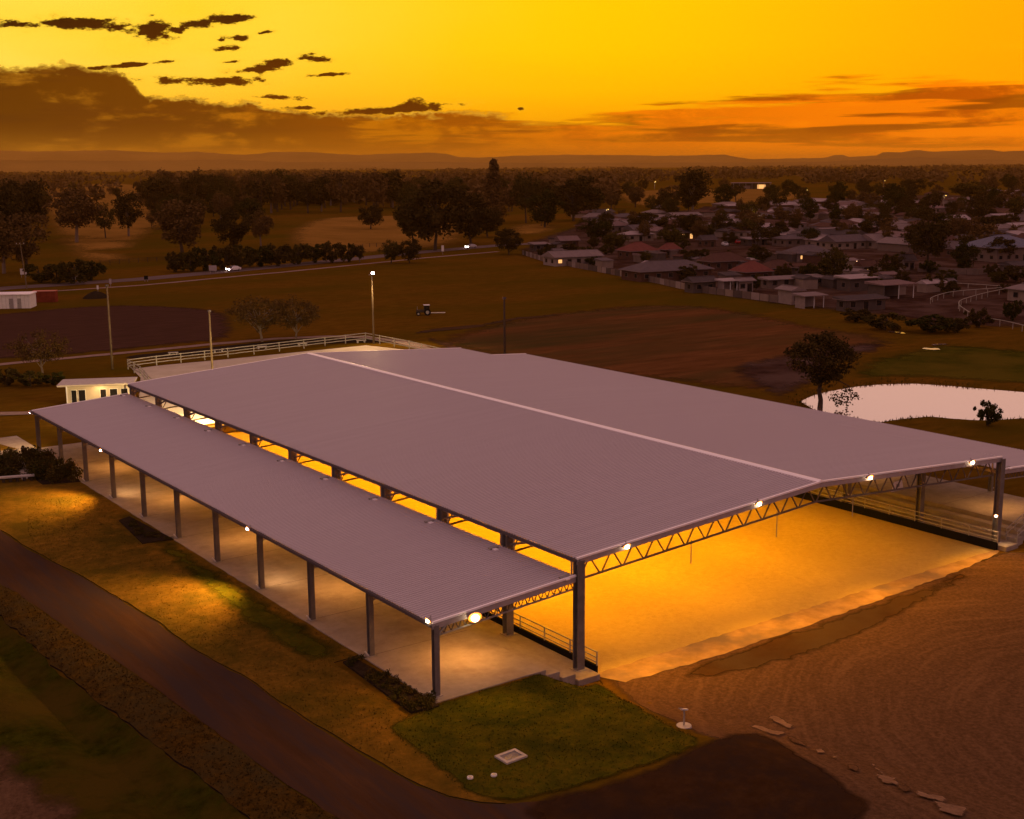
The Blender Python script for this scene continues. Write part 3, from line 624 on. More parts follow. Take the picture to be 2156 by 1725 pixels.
# slabs and tiered steps
def slab(xa, xb, xs, sgn, lab):
    o = MB().box(min(xa, xb), max(xa, xb), -.45, 82.2, -.5, 0).obj('concrete_slab', 'concrete'); tag(o, lab, kind='structure'); bevel(o, .03)
    for k in range(1, 10):
        y = 8*k+.0
        MB().box(min(xa, xb)+.1, max(xa, xb)-.1, y-.012, y+.012, -.01, .003).obj('control_joint', 'dark_gravel', o)
    for i in range(3):
        x0 = xs+sgn*(i*1.05); x1 = x0+sgn*(1.05 if i < 2 else 1.75)
        z = -.35*(i+1)
        t = MB().box(min(x0, x1)+.002, max(x0, x1)-.002, -.5+(-.25*i), 82.0, -1.7, z).obj('tier', 'concrete', o); bevel(t, .03)
    return o
slab(-.35, 7.6, 7.6, 1, 'concrete verandah slab with tiered steps on the road side')
slab(66.9, 59.0, 59.0, -1, 'concrete verandah slab with tiered steps on the pond side')
MB().box(-7.2, .6, 82.25, 90.5, -.3, -.02).obj('concrete_pad', 'concrete')
tag(bpy.data.objects['concrete_pad'], 'square concrete pad at the far end of the verandah', kind='structure')
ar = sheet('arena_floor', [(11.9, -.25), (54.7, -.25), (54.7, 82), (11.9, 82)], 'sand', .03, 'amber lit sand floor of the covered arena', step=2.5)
# black kick boards with rails on both sides of the arena
def barrier(x, sgn, lab):
    t = thing('arena_barrier', lab, 'barrier', (x, 0, 0))
    n = 30; y0, y1 = -.35, 81.0; st = (y1-y0)/n
    for i in range(n): MB().box(-.09, .09, y0+i*st+.01, y0+(i+1)*st-.01, -1.5, -.78).obj('kick_board', 'black', t)
    for z in (.12, -.24, -.55): MB().bar((-sgn*.02, y0, z), (-sgn*.02, y1, z), .07).obj('rail', 'rail', t)
    for i in range(n+1): MB().bar((0, y0+i*st, -.80), (0, y0+i*st, .15), .07).obj('post', 'rail', t)
    return t
barrier(11.72, 1, 'black kick board and steel rails along the near side of the arena')
barrier(54.85, -1, 'black kick board and pale rails along the far side of the arena')
# stairs with hand rail at the pond-side front corner
st = thing('stair_handrail', 'curved steel handrail on the steps at the far front corner', 'handrail', (57.6, -.9, 0))
for yy in (0, 1.0):
    for zo in (0, -.4):
        MB().tube([(-.9, yy, -1.0+.95+zo), (-.2, yy, -.7+.95+zo), (1.6, yy, -.05+.95+zo), (2.2, yy, .0+.95+zo), (4.2, yy, .95+zo)], [.035]*5, 6).obj('rail', 'rail', st)
    for xx, zz in ((-.8, -1.2), (.4, -.8), (1.6, -.2), (3.0, -.1), (4.1, -.1)): MB().bar((xx, yy, zz-.2), (xx, yy, zz+1.05+.02), .06).obj('post', 'rail', st)

# ------------------------------------------------------------------ lamps
def light(typ, name, loc, parent, energy, color, size=.3, direction=None, spot=None, blend=.6):
    l = bpy.data.lights.new(name, typ); l.energy = energy; l.color = color
    if typ == 'AREA': l.shape = 'DISK'; l.size = size
    else: l.shadow_soft_size = size
    if spot: l.spot_size = rad(spot); l.spot_blend = blend
    o = bpy.data.objects.new(name, l); COL.objects.link(o); o.parent = parent; o.location = loc
    if direction: o.rotation_euler = Vector(direction).to_track_quat('-Z', 'Y').to_euler()
    return o
AMBER = (1, .415, .006)
E_hot = emit('lit_lamp_lens', (1, .80, .48), 30); E_cool = emit('lit_lamp_lens_white', (1, .80, .82), 24); E_rim = emit('lamp_halo_glow', (1, .30, .035), .9); E_rim2 = emit('inner_lamp_glow', (1, .52, .12), 1.7); E_bay = emit('high_bay_lens', (1, .55, .12), 12)
def flood(loc, direction, energy, label, lens=E_hot, size=.42, color=AMBER, spot=125, group='lit floodlights on the shed', name='floodlight'):
    t = thing(name, label, 'floodlight', loc, 0, group); d = Vector(direction).normalized(); q = d.to_track_quat('Y', 'Z').to_euler()
    b = MB().tube([(0, -.22, 0), (0, -.05, 0), (0, 0, 0)], [size*.16, size*.42, size*.52], 14).obj('housing', 'steel', t); b.rotation_euler = q
    g = MB().tube([(0, .002, 0), (0, .02, 0)], [size*.52, size*.50], 18).obj('reflector_or_halo_ring', E_rim, t); g.rotation_euler = q  # self-lit rings here and below paint the orange halo round the lens
    g = MB().tube([(0, .021, 0), (0, .03, 0)], [size*.38, size*.36], 16).obj('inner_halo_ring', E_rim2, t); g.rotation_euler = q
    g = MB().tube([(0, .031, 0), (0, .031+size*.14, 0), (0, .031+size*.24, 0), (0, .031+size*.29, 0)], [size*.28, size*.27, size*.18, size*.05], 14).obj('lens', lens, t); g.rotation_euler = q
    MB().bar((0, 0, 0), (-d.x*.25, -d.y*.25, size*.55), .05).obj('bracket', 'steel', t)
    light('SPOT', 'bulb', tuple(d*(.1+size*.4)), t, energy, color, .15, d, spot, .8)
    return t
def on_y(px, py, y): d = ray(px, py); return CAM+d*((y-CAM.y)/d.y)
def on_x(px, py, x): d = ray(px, py); return CAM+d*((x-CAM.x)/d.x)
for (px, py), lab in (((1320, 1150), 'lit floodlight on the front truss nearest the road-side corner column'), ((1598, 1060), 'lit floodlight on the front truss just road-side of the ridge'),
                      ((1832, 1005), 'lit floodlight on the front truss just pond-side of the ridge'), ((2047, 973), 'lit floodlight on the front truss nearest the pond-side corner column')):
    P = on_y(px, py, .25); flood((P.x, .25, P.z), (-.15, -1, -.85), 5600, lab, size=.52)
P = on_y(1000, 1300, .2); flood((P.x, .2, P.z), (-.35, -1, -.5), 1800, 'largest brightest floodlight under the verandah gable', size=.8)
P = on_y(895, 1312, .3); flood((-.12, .6, P.z-.02), (-1, -.1, -.65), 900, 'lit floodlight on the front corner of the verandah gutter', size=.42)
for (px, py), lab in (((522, 1113), 'lit floodlight on the verandah gutter above the fourth column from the front'), ((213, 948), 'lit floodlight on the verandah gutter above the fourth column from the back')):
    P = on_x(px, py, -.15); flood((-.15, P.y, P.z), (-1, .0, -.45), 12500, lab, E_cool, .40, (1, .50, .10), 120)
P = on_x(68, 870, -.1); flood((-.1, 81.1, P.z), (-.6, .6, -.7), 1500, 'lit floodlight on the far back corner of the verandah', E_cool, .42, (1, .62, .25), 150)
for (px, py), lab in (((548, 1167), 'small white lamp halfway up the fourth column from the front'), ((238, 993), 'small white lamp halfway up the fourth column from the back')):
    P = on_x(px, py, .55); flood((.55, P.y, P.z), (1, .1, -.5), 500, lab, E_cool, .26, (1, .55, .22), 160, 'small lamps on the verandah columns', 'column_lamp')
P = on_x(2073, 1080, 55.3); flood((55.3, .25, P.z), (-.5, -.6, -.7), 250, 'small lit lamp low on the pond-side corner column', E_hot, .34, (1, .6, .25), 150, 'small lamps on the verandah columns', 'column_lamp')
for x in (20, 46):
    flood((x, YB+.35, rz_(x)-.75), (0, 1, -.42), 30000, 'lit floodlight on the back gable over the outdoor arena, %s' % ('road side' if x < 33 else 'pond side'), size=.45, color=(1, .72, .32), spot=140)
def high_bay(x, y, e, group, lab, color=AMBER, zt=None, zl=None):
    zt = zt if zt else rz_(x)-.5; zl = zl if zl else zt-.1
    t = thing('high_bay_lamp', lab, 'lamp', (x, y, zl), 0, group)
    MB().bar((0, 0, .28), (0, 0, zt-zl), .04).obj('rod', 'steel', t)
    MB().tube([(0, 0, .02), (0, 0, .18), (0, 0, .32)], [.28, .2, .08], 10).obj('reflector_or_halo_ring', 'steel', t)
    MB().tube([(0, 0, 0), (0, 0, .015)], [.24, .24], 10).obj('lens', E_bay, t)
    l = light('AREA', 'bulb', (0, 0, -.03), t, e, color, .5, (0, 0, -1)); l.data.spread = rad(165)
for i, y in enumerate((5, 13, 21, 29, 37, 45, 53, 61, 69, 77)):
    for j, (x, e) in enumerate(((17.5, 1500), (27.5, 1750), (37.5, 1300), (47.5, 520))):
        high_bay(x, y, e*.66*(.5 if i == 0 else 1), 'high bay lamps over the arena', 'amber high bay lamp inside the arena, %s row from the front, %s from the road' % ('first second third fourth fifth sixth seventh eighth ninth tenth'.split()[i], 'first second third fourth'.split()[j]))
OD = {4: 'first', 20: 'second', 36: 'third', 52: 'fourth', 68: 'fifth'}
for y in (4, 20, 36, 52, 68):
    high_bay(4.6, y, 300 if y == 4 else 175, 'lamps under the road-side verandah', '%s warm lamp from the front under the road-side verandah roof' % OD[y], (1, .42, .09), LOZ-.35, LOZ-.75)
    high_bay(62, y, 150, 'lamps under the pond-side verandah', '%s warm lamp from the front under the pond-side verandah roof' % OD[y], (1, .46, .13), LOZ-.35, LOZ-.75)

# tall light poles
def mast(px, ptop, pbase, m, label, lit=False):
    p = G(px, pbase); D = dist(p); H = (pbase-ptop)*D/F/1.0
    t = thing('light_pole', label, 'light pole', p)
    MB().tube([(0, 0, -.3), (0, 0, H*.5), (0, 0, H)], [.19, .16, .12], 8).obj('pole', m, t, True)
    if lit: MB().bar((-.6, 0, H-.1), (.6, 0, H-.1), .1).obj('cross_arm', 'steel', t)
    else: MB().box(-.2, .2, -.2, .2, H, H+.3).obj('pole_cap', 'gut', t)
    for xx in ((0,) if lit else ()):
        hd = MB().box(xx-.28, xx+.28, -.3, .1, H-.05, H+.35).obj('lamp_head', 'steel', t); MB().box(xx-.24, xx+.24, -.335, -.305, H-.02, H+.32).obj('lens', emit('mast_lens', (1, .8, .78), 45) if lit else M['glass'], hd)
    if lit:
        light('SPOT', 'bulb', (0, -.6, H), t, 9000, (1, .66, .30), .3, (-.25, -.8, -.9), 120)
    return t
mast(787, 577, 724, 'timber', 'tall pole with a brightly lit lamp head behind the ridge end', True)
mast(237, 610, 778, 'timber', 'tall unlit pale pole standing behind the small pavilion')
mast(449, 659, 815, 'timber', 'shorter unlit brown pole rising behind the shed roof')
mast(1063, 628, 792, 'dark_pole', 'dark slender unlit pole behind the pond-side roof')

# ------------------------------------------------------------------ small things round the shed
def at_terrain(x, y, dz=0): return (x, y, gz(x, y)+dz)
p = G(1440, 1530)
t = thing('tap_post', 'thin tap post on a round concrete base beside the lawn', 'tap post', p); t.scale = (.8, .8, .9)
MB().tube([(0, 0, -.1), (0, 0, .09)], [.55, .52], 16).obj('base', 'concrete_pale', t); MB().tube([(0, 0, .1), (0, 0, 1.15)], [.06, .05], 8).obj('post', 'steel', t)
MB().bar((-.3, 0, 1.2), (.35, .05, 1.02), .14, .08).obj('basin', 'white', t); MB().bar((-.55, 0, 1.32), (-.2, 0, 1.22), .05).obj('spout', 'steel', t)
p = G(1076, 1597); p.z += .05
t = thing('drain_pit', 'rectangular drain pit with a pale concrete frame in the lawn', 'drain', p, rad(2)); t.scale = (.62, .62, .8)
for a in ((-1.1, 1.1, -.85, -.55), (-1.1, 1.1, .55, .85), (-1.1, -.8, -.548, .548), (.8, 1.1, -.548, .548)): MB().box(*a, -.3, .14).obj('frame_beam', 'concrete_pale', t)
for i in range(9): MB().box(-.798, .798, -.53+i*.12, -.47+i*.12, -.05, .08).obj('grate_bar', 'steel', t)
MB().box(-.798, .798, -.545, .545, -.12, -.06).obj('pit_floor', 'mulch', t)
for px, py, lab in ((990, 1641, 'round white pit lid on the lawn, nearer the road'), (1040, 1636, 'small white pit lid on the lawn, nearer the drain pit')):
    p = G(px, py); p.z += .06; t = thing('pit_lid', lab, 'pit lid', p); t.scale = (.65, .65, .8)
    MB().tube([(0, 0, -.1), (0, 0, .1)], [.26, .24], 12).obj('ring', 'white', t); MB().tube([(0, 0, .102), (0, 0, .12)], [.15, .14], 10).obj('cap', 'steel', t)

def bush_mesh(name, m, n, sx, sy, sz, leaf, seed, clumps=8):
    r = random.Random(seed); b = MB(); cs = []
    for _ in range(clumps):
        a = r.uniform(0, 6.28); q = math.sqrt(r.random())*.75; cs.append((math.cos(a)*q, math.sin(a)*q, r.uniform(.15, .75), r.uniform(.3, .5)))
    for i in range(n):
        c = r.choice(cs); d = Vector((r.gauss(0, 1), r.gauss(0, 1), r.gauss(0, 1))).normalized()*c[3]*(r.random()**.4)
        p = Vector(((c[0]+d.x)*sx, (c[1]+d.y)*sy, max(.02, (c[2]+d.z))*sz)); leafq(b, p, leaf*r.uniform(.6, 1.3), r)
    return b.mesh(name, m)
def leafq(b, p, s, r):
    u = Vector((r.gauss(0, 1), r.gauss(0, 1), r.gauss(0, .7))).normalized(); v = u.cross(Vector((r.gauss(0, 1), r.gauss(0, 1), r.gauss(0, 1)))).normalized()
    b.quad(p-u*s*.5, p+v*s*.35, p+u*s*.5, p-v*s*.35)
def garden(name, poly, nb, label, seed, size=.8, hgt=.7, cat='garden bed'):
    cx = sum(q[0] for q in poly)/len(poly); cy = sum(q[1] for q in poly)/len(poly); r = random.Random(seed)
    t = thing(name, label, cat, at_terrain(cx, cy))
    b = MB(); z = .13; n = len(poly); z0 = gz(cx, cy)
    pl = [(x-cx, y-cy) for x, y in poly]; b.quad(*[(x, y, z) for x, y in pl])
    for i in range(n): a, c = pl[i], pl[(i+1) % n]; b.quad((*a, -.3), (*c, -.3), (*c, z), (*a, z))
    b.obj('soil', 'mulch', t)
    ms_ = [bush_mesh('shrub', ('hedge', 'leaf2', 'leaf')[k % 3], 260, 1, 1, 1, .22, seed+k) for k in range(3)]
    xs = [q[0] for q in pl]; ys = [q[1] for q in pl]; k = 0; tries = 0
    while k < nb and tries < 4000:
        tries += 1; x, y = r.uniform(min(xs), max(xs)), r.uniform(min(ys), max(ys)); ins = False
        for (ax, ay), (bx, by) in zip(pl, pl[1:]+[pl[0]]):
            if (ay > y) != (by > y) and x < (bx-ax)*(y-ay)/(by-ay)+ax: ins = not ins
        if not ins: continue
        o = link('shrub', ms_[r.randrange(3)], t); o.location = (x, y, z-.02); s_ = size*r.uniform(.7, 1.2); o.scale = (s_, s_, hgt*r.uniform(.7, 1.2)); o.rotation_euler = (0, 0, r.uniform(0, 6.28)); k += 1
    return t
garden('garden_bed', gp((722, 1397), (745, 1388), (925, 1490), (865, 1503)), 26, 'black mulched bed with low shrubs at the front corner of the slab', 11, .5, .45)
garden('garden_bed', gp((250, 1098), (272, 1090), (366, 1138), (300, 1147)), 16, 'short black mulched bed halfway along the slab', 12, .42, .25)
garden('hedge_bed', gp((52, 968), (82, 956), (170, 1016), (90, 1022), (66, 1005)), 44, 'thick dark shrub bed beside the concrete path', 13, .95, 1.25)
garden('hedge_bed', gp((-60, 972), (0, 966), (26, 966), (42, 1006), (0, 1012), (-60, 1018)), 40, 'dark shrub bed on the outer side of the concrete path', 14, .95, 1.2)
sheet('garden_path', gp((26, 960), (56, 955), (66, 1008), (46, 1012)), 'concrete', .09, 'short pale concrete path between two shrub beds', step=.5)
sheet('garden_path', gp((-80, 962), (0, 951), (75, 944), (80, 951), (56, 956), (0, 962), (-80, 972)), 'concrete', .085, 'pale concrete path leading off from the slab corner', step=.8)
sheet('garden_path', gp((-60, 870), (70, 868), (70, 874), (-60, 878)), 'path', .09, 'thin pale path across the grass behind the verandah', step=1)
t = thing('bench_wall', 'low pale retaining wall with posts at the end of the garden path', 'low wall', G(10, 1018))
a_, b_ = G(-60, 1022)-G(10, 1018), G(74, 1012)-G(10, 1018)
MB().bar((a_.x, a_.y, .55), (b_.x, b_.y, .55), .6, .14).obj('cap', 'concrete_pale', t)
for k in range(9):
    q = a_.lerp(b_, (k+.5)/9); MB().bar((q.x, q.y, -.2), (q.x, q.y, .478), .25).obj('post', 'dark_pole', t)

# pavilion behind the verandah
t = thing('pavilion', 'small flat-roofed cream pavilion with lit wall and dark windows', 'pavilion', at_terrain(11.0, 105.6), rad(-26))
W_, D_, H_ = 8.2, 3.4, 2.5
MB().box(0, W_, 0, D_, -.2, H_).obj('wall', 'cream', t)
rf = MB().box(-1.0, W_+.3, -1.1, D_+.4, H_+.28, H_+.42).obj('roof', 'fascia', t); MB().box(-.95, W_+.25, -1.14, -1.102, H_+.2, H_+.40).obj('fascia', 'cream', rf)
MB().box(-.2, W_+.2, -.15, D_+.2, H_+.002, H_+.278).obj('beam', 'timber', t)
for x in (.2, W_-.2): MB().bar((x, -1.1, -.1), (x, -1.1, H_+.27), .14).obj('post', 'white', t)
for x, wd, z0, z1 in ((.6, .6, .05, 2.05), (1.5, .8, .6, 2.05), (4.2, .7, .8, 2.05), (5.4, .9, 1.0, 2.05), (6.8, .8, 1.0, 2.05)):
    f = MB().box(x-.07, x+wd+.07, -.05, -.002, z0-.07, z1+.07).obj('window_frame' if z0 > .3 else 'door_frame', 'white', t); MB().box(x, x+wd, -.075, -.052, z0, z1).obj('pane' if z0 > .3 else 'door_leaf', 'glass', f)
light('AREA', 'bulb', (4.2, -1.0, H_+.15), t, 60, (1, .58, .22), .8, (0, .2, -1))
lt = MB().box(4.0, 4.5, -1.05, -.9, H_+.2, H_+.26).obj('batten_lamp', E_rim2, t)

# outdoor arena with white rails
sheet('outdoor_arena', gp((296, 796), (278, 778), (330, 771), (480, 757), (640, 741), (770, 728), (862, 738))+[(69, 84), (12, 83)], 'sand_pale', .05, 'pale sand of the outdoor arena behind the shed', step=2)
fn = thing('rail_fence', 'white post and rail fence round the outdoor arena', 'fence', (0, 0, 0))
fence_pts = [Vector((22.0, 101, 0)), G(296, 793), G(270, 778), G(330, 770), G(480, 753), G(640, 734), G(770, 719), G(862, 737), Vector((71, 96, 0))]
for a, c in zip(fence_pts, fence_pts[1:]):
    n = max(1, round((c-a).length/4.2))
    for z in (.5, .95, 1.4):
        MB().bar((a.x, a.y, z), (c.x, c.y, z), .06, .14).obj('rail', 'rail_white', fn)
    for i in range(n): q = a.lerp(c, i/n); MB().bar((q.x, q.y, -.2), (q.x, q.y, 1.5), .14).obj('post', 'rail_white', fn)
for i, (px, py) in enumerate(((365, 748), (460, 742), (552, 735), (637, 729), (760, 722))):
    p = G(px, py); t = thing('bench_seat', '%s small pale bench by the mulch bed, counted from the pavilion side' % 'first second third fourth fifth'.split()[i], 'bench', p, rad(-15), 'benches behind the white rails')
    MB().box(-.8, .8, -.25, .25, .38, .5).obj('seat', 'concrete_pale', t)
    for s_ in (-.6, .6): MB().box(s_-.12, s_+.12, -.2, .2, -.1, .378).obj('leg', 'concrete_pale', t)

# ------------------------------------------------------------------ trees
def crown_mesh(name, m, seed, clumps, leaves, leaf, rx=.36, rz=.36, zc=.62, shape='gum', gap=.0):
    r = random.Random(seed); b = MB(); cs = []
    for i in range(clumps):
        if shape == 'cone':
            z = r.uniform(.12, .98); q = rx*(1.02-z)**.8*r.uniform(.55, 1); a = r.uniform(0, 6.28); cs.append((math.cos(a)*q, math.sin(a)*q, z, .05+.07*(1-z)))
        else:
            d = Vector((r.gauss(0, 1), r.gauss(0, 1), r.gauss(0, 1))).normalized()*(r.uniform(.35, 1)**.6)
            low = 1.0 if d.z > -.3 else .8
            cs.append((d.x*rx*low*r.uniform(.8, 1.15), d.y*rx*low*r.uniform(.8, 1.15), zc+d.z*rz*r.uniform(.8, 1.05), r.uniform(.07, .15)))
    for c in cs:
        for _ in range(leaves):
            d = Vector((r.gauss(0, 1), r.gauss(0, 1), r.gauss(0, .75))); d = d.normalized()*c[3]*(r.random()**.45)
            leafq(b, Vector((c[0]+d.x, c[1]+d.y, max(.03, c[2]+d.z))), leaf*r.uniform(.6, 1.35), r)
    return b.mesh(name, m), cs
def trunk_mesh(name, m, cs, seed, fork=.3, rad0=.022, nl=9):
    r = random.Random(seed); b = MB(); lean = (r.uniform(-.03, .03), r.uniform(-.03, .03))
    top = (lean[0]*1.4, lean[1]*1.4, .62)
    b.tube([(0, 0, -.02), (lean[0]*.5, lean[1]*.5, fork*.6), (lean[0], lean[1], fork), top], [rad0*1.25, rad0, rad0*.85, rad0*.3], 7)
    for c in r.sample(cs, min(nl, len(cs))):
        z0 = r.uniform(fork*.8, .5); b.tube([(lean[0], lean[1], z0), (c[0]*.5, c[1]*.5, (z0+c[2])/2+.01), (c[0]*.95, c[1]*.95, c[2])], [rad0*.5, rad0*.33, rad0*.12], 5, False)
    return b.mesh(name, m)
PROTO = {}
def proto(kind, i, *a, bark='bark', fork=.3, rad0=.022, nl=9, **k):
    cm, cs = crown_mesh('crown', *a, **k); PROTO.setdefault(kind, []).append((trunk_mesh('trunk', bark, cs, i, fork, rad0, nl), cm))
for i in range(5): proto('gum', i, ('leaf', 'leaf4', 'leaf2', 'leaf', 'leaf4')[i], 100+i, 44, 90, .042, rx=(.36, .32, .40, .30, .34)[i], rz=.38, zc=.58, bark='pale_bark' if i % 2 else 'bark', fork=.3)
for i in range(4): proto('round', i, ('leaf', 'leaf2', 'leaf', 'hedge')[i], 140+i, 56, 90, .048, rx=(.46, .42, .5, .44)[i], rz=.42, zc=.54, fork=.2)
for i in range(2): proto('dry', i, 'leaf3', 160+i, 70, 60, .040, rx=.62, rz=.36, zc=.60, bark='pale_bark', fork=.16, nl=24)
for i in range(2): proto('pine', i, 'leaf4', 170+i, 110, 34, .035, rx=.20, shape='cone', fork=.5, rad0=.014, nl=18)
for i in range(3): proto('bush', i, ('hedge', 'leaf', 'leaf2')[i], 180+i, 34, 80, .078, rx=.62, rz=.42, zc=.44, fork=.1, rad0=.03)
for i in range(3): proto('far', i, ('leaf4', 'leaf', 'leaf4')[i], 190+i, 30, 40, .068, rx=(.38, .42, .34)[i], rz=.36, zc=.6)
TN = [0]
def tree(kind, p, H, wf, label, group=None, name='tree', cat='tree', idx=None):
    TN[0] += 1; tm, cm = PROTO[kind][(TN[0] if idx is None else idx) % len(PROTO[kind])]
    t = thing(name, label, cat, (p[0], p[1], p[2] if len(p) > 2 else gz(p[0], p[1])), R.uniform(0, 6.28), group); t.scale = (H*wf, H*wf, H)
    link('trunk', tm, t); link('crown', cm, t); return t
def stree(kind, sx, sbase, stop, swid, label, group=None, idx=None, name='tree', cat='tree'):
    """tree from its picture position: foot point, top and crown width in full photograph pixels"""
    p = Gs(sx, sbase); D = (p-CAM).length; H = (sbase-stop)*S*D/F*{'bush': 1.35}.get(kind, 1.06); base_w = {'gum': .80, 'round': .96, 'dry': 1.25, 'pine': .36, 'bush': 1.35, 'far': .88}[kind]
    return tree(kind, p, H, swid*S*D/F/(H*base_w)*{'pine': 1.3}.get(kind, 1.12), label, group, name, cat, idx)
KEY = [('gum', -20, 700, 510, 130, 'dark tree cut by the picture edge beside the utility pole'), ('bush', 100, 690, 650, 90, 'low dark shrub at the foot of the roadside trees'), ('gum', 10, 668, 470, 120, 'big dark gum tree at the picture edge behind the white shed'), ('gum', 66, 668, 528, 118, 'dark bushy gum tree leaning over the utility pole'),
       ('gum', 70, 585, 440, 92, 'tall thin-crowned gum tree behind the dark roadside trees'), ('gum', 187, 592, 464, 116, 'broad spreading gum tree alone in the tan paddock'),
       ('gum', 258, 582, 505, 44, 'small gum sapling between two larger paddock trees'), ('gum', 314, 577, 477, 74, 'medium gum tree in the paddock beside the sapling'),
       ('gum', 447, 630, 492, 122, 'large dark gum tree rising out of the roadside hedge'), ('round', 572, 612, 508, 84, 'dense round tree behind the roadside hedge'),
       ('gum', 637, 602, 516, 56, 'slim sparse gum tree at the corner of the paddock'), ('round', 1062, 612, 438, 150, 'massive dark fig-like tree beside the highway'),
       ('round', 1010, 600, 470, 90, 'dark leafy tree on the paddock side of the massive tree'), ('round', 1150, 596, 470, 100, 'dark tree on the town side of the massive tree'),
       ('pine', 1206, 545, 404, 44, 'tall dark conifer with a pointed top above the trees'), ('round', 1190, 580, 500, 80, 'low dark tree in front of the tall conifer'),
       ('gum', 1284, 545, 432, 62, 'open-crowned gum tree next to the tall conifer'), ('round', 1400, 540, 428, 112, 'broad dark dome-shaped tree above the first houses'),
       ('round', 1330, 556, 470, 84, 'dark tree between the open gum and the domed tree'), ('round', 1243, 622, 556, 64, 'round black bush-like tree where the highway meets the fence'),
       ('round', 955, 644, 588, 50, 'small spreading tree by the highway with thin trunks'), ('round', 1000, 643, 582, 54, 'small dark tree by the highway next to its twin'),
       ('gum', 878, 640, 600, 34, 'little shrub-like tree at the end of the hedge'), ('round', 905, 560, 500, 60, 'dark tree at the near edge of the grove'),
       ('round', 1820, 580, 536, 64, 'round dark tree between pale-roofed houses'), ('round', 1900, 590, 540, 46, 'olive green tree in front of the pale houses'),
       ('round', 1976, 600, 560, 52, 'dark rounded tree beside the grey roof'), ('round', 1856, 640, 602, 56, 'dark garden tree behind the brown hip roof'),
       ('round', 2036, 696, 608, 76, 'dark tree standing over the backyard fence'), ('gum', 2260, 664, 536, 92, 'tall wide dark tree in the middle of the town'),
       ('round', 2352, 668, 598, 60, 'black cone-like tree before the blue-roofed house'), ('round', 2174, 680, 622, 58, 'dark tree beside the lit awning'),
       ('round', 2124, 524, 500, 92, 'low dark tree between white roofs'), ('round', 1590, 566, 518, 90, 'dark tree behind the long pale roof'),
       ('round', 1456, 590, 538, 74, 'olive tree in the street of the first houses'), ('round', 1392, 618, 594, 44, 'low dark bush behind the first garden fence'),
       ('round', 1500, 612, 566, 60, 'dark tree beside the red hip roof'), ('gum', 1690, 525, 416, 92, 'tall gum tree on the edge of the town'),
       ('round', 1882, 492, 456, 34, 'dark pointed tree by the long far shed'), ('gum', 2228, 492, 436, 50, 'tall dark tree among far roofs'),
       ('round', 2370, 486, 448, 90, 'wide dark tree above the pinkish roofs'), ('round', 2420, 560, 528, 70, 'dark tree behind the blue-roofed house'),
       ('round', 2300, 556, 524, 60, 'dark tree beyond the tall wide one'), ('round', 1780, 600, 566, 40, 'small dark tree near the lit windows'),
       ('round', 1640, 600, 560, 70, 'broad dark tree near the street lamp'), ('round', 2480, 690, 650, 50, 'dark bush below the blue-roofed house'),
       ('bush', 2440, 690, 668, 50, 'rounded shrub on the green bank by the rails'), ('bush', 2470, 784, 740, 46, 'dark shrub inside the curved white rail'),
       ('bush', 2390, 800, 760, 60, 'dark scrubby bush at the bend of the white rail'), ('bush', 2160, 806, 770, 110, 'wide low scrub at the marsh edge'),
       ('bush', 2270, 812, 776, 110, 'brown tangled scrub beside the marsh'), ('bush', 2090, 786, 758, 80, 'low scrub under the dark shed'),
       ('bush', 2330, 812, 780, 70, 'low scrub nearest the curved rail')]
for k, sx, sb, stp, swd, lab in KEY: stree(k, sx, sb, stp, swd, lab, name={'bush': 'shrub', 'pine': 'conifer_tree'}.get(k, 'tree'), cat={'bush': 'shrub'}.get(k, 'tree'))
stree('dry', 640, 834, 726, 150, 'bare twiggy brown tree in the ploughed paddock', idx=0); stree('dry', 722, 828, 730, 110, 'second bare twiggy tree just behind the first', idx=1)
stree('dry', 104, 912, 818, 120, 'thin brown tree on the grass behind the pavilion', idx=1)
stree('bush', 2412, 1040, 988, 60, 'small dark bush on the near bank of the pond', name='shrub', cat='shrub')
for i, (sx, sb, stp, swd) in enumerate(((20, 942, 905, 60), (75, 944, 912, 70), (130, 940, 914, 60))):
    stree('bush', sx, sb, stp, swd, 'dark low shrub under the thin brown tree, %s' % ('at the picture edge', 'the middle one', 'nearest the pavilion')[i], 'shrubs under the thin tree', name='shrub', cat='shrub')
# pond tree: trunk, lean and a hanging lower branch
p = G(1726, 862); t = thing('pond_tree', 'lone dark tree with a crooked trunk at the edge of the pond', 'tree', p)
cm, cs = crown_mesh('crown', 'leaf', 401, 70, 90, .036, rx=.42, rz=.34, zc=.66)
o = link('crown', cm, t); D = (p-CAM).length; Hh = 158*D/F; o.scale = (Hh, Hh, Hh); 
tb = MB(); tb.tube([(0, 0, -.5), (.1, 0, Hh*.12), (-.15, .1, Hh*.25), (.1, 0, Hh*.42), (.3, .1, Hh*.7)], [.38, .30, .26, .2, .08], 8)
r_ = random.Random(5)
for c in r_.sample(cs, 16): tb.tube([(0, 0, Hh*.34), (c[0]*Hh*.5, c[1]*Hh*.5, Hh*(.36+c[2])/2), (c[0]*Hh, c[1]*Hh, c[2]*Hh)], [.13, .09, .03], 5, False)
rt2 = Vector((RT.x, RT.y, 0)).normalized(); low_b = MB()
tb.tube([(0, 0, Hh*.38), tuple(rt2*1.8+Vector((0, 0, Hh*.40))), tuple(rt2*3.6+Vector((0, 0, Hh*.30))), tuple(rt2*3.9+Vector((0, 0, Hh*.12)))], [.13, .1, .07, .03], 6)
for k in range(12):
    c = rt2*r_.uniform(1.6, 4.3)+Vector((r_.uniform(-.6, .6), r_.uniform(-.6, .6), Hh*r_.uniform(.02, .34)))
    for _ in range(26): leafq(low_b, c+Vector((r_.gauss(0, .3), r_.gauss(0, .3), r_.gauss(0, .26))), r_.uniform(.2, .42), r_)
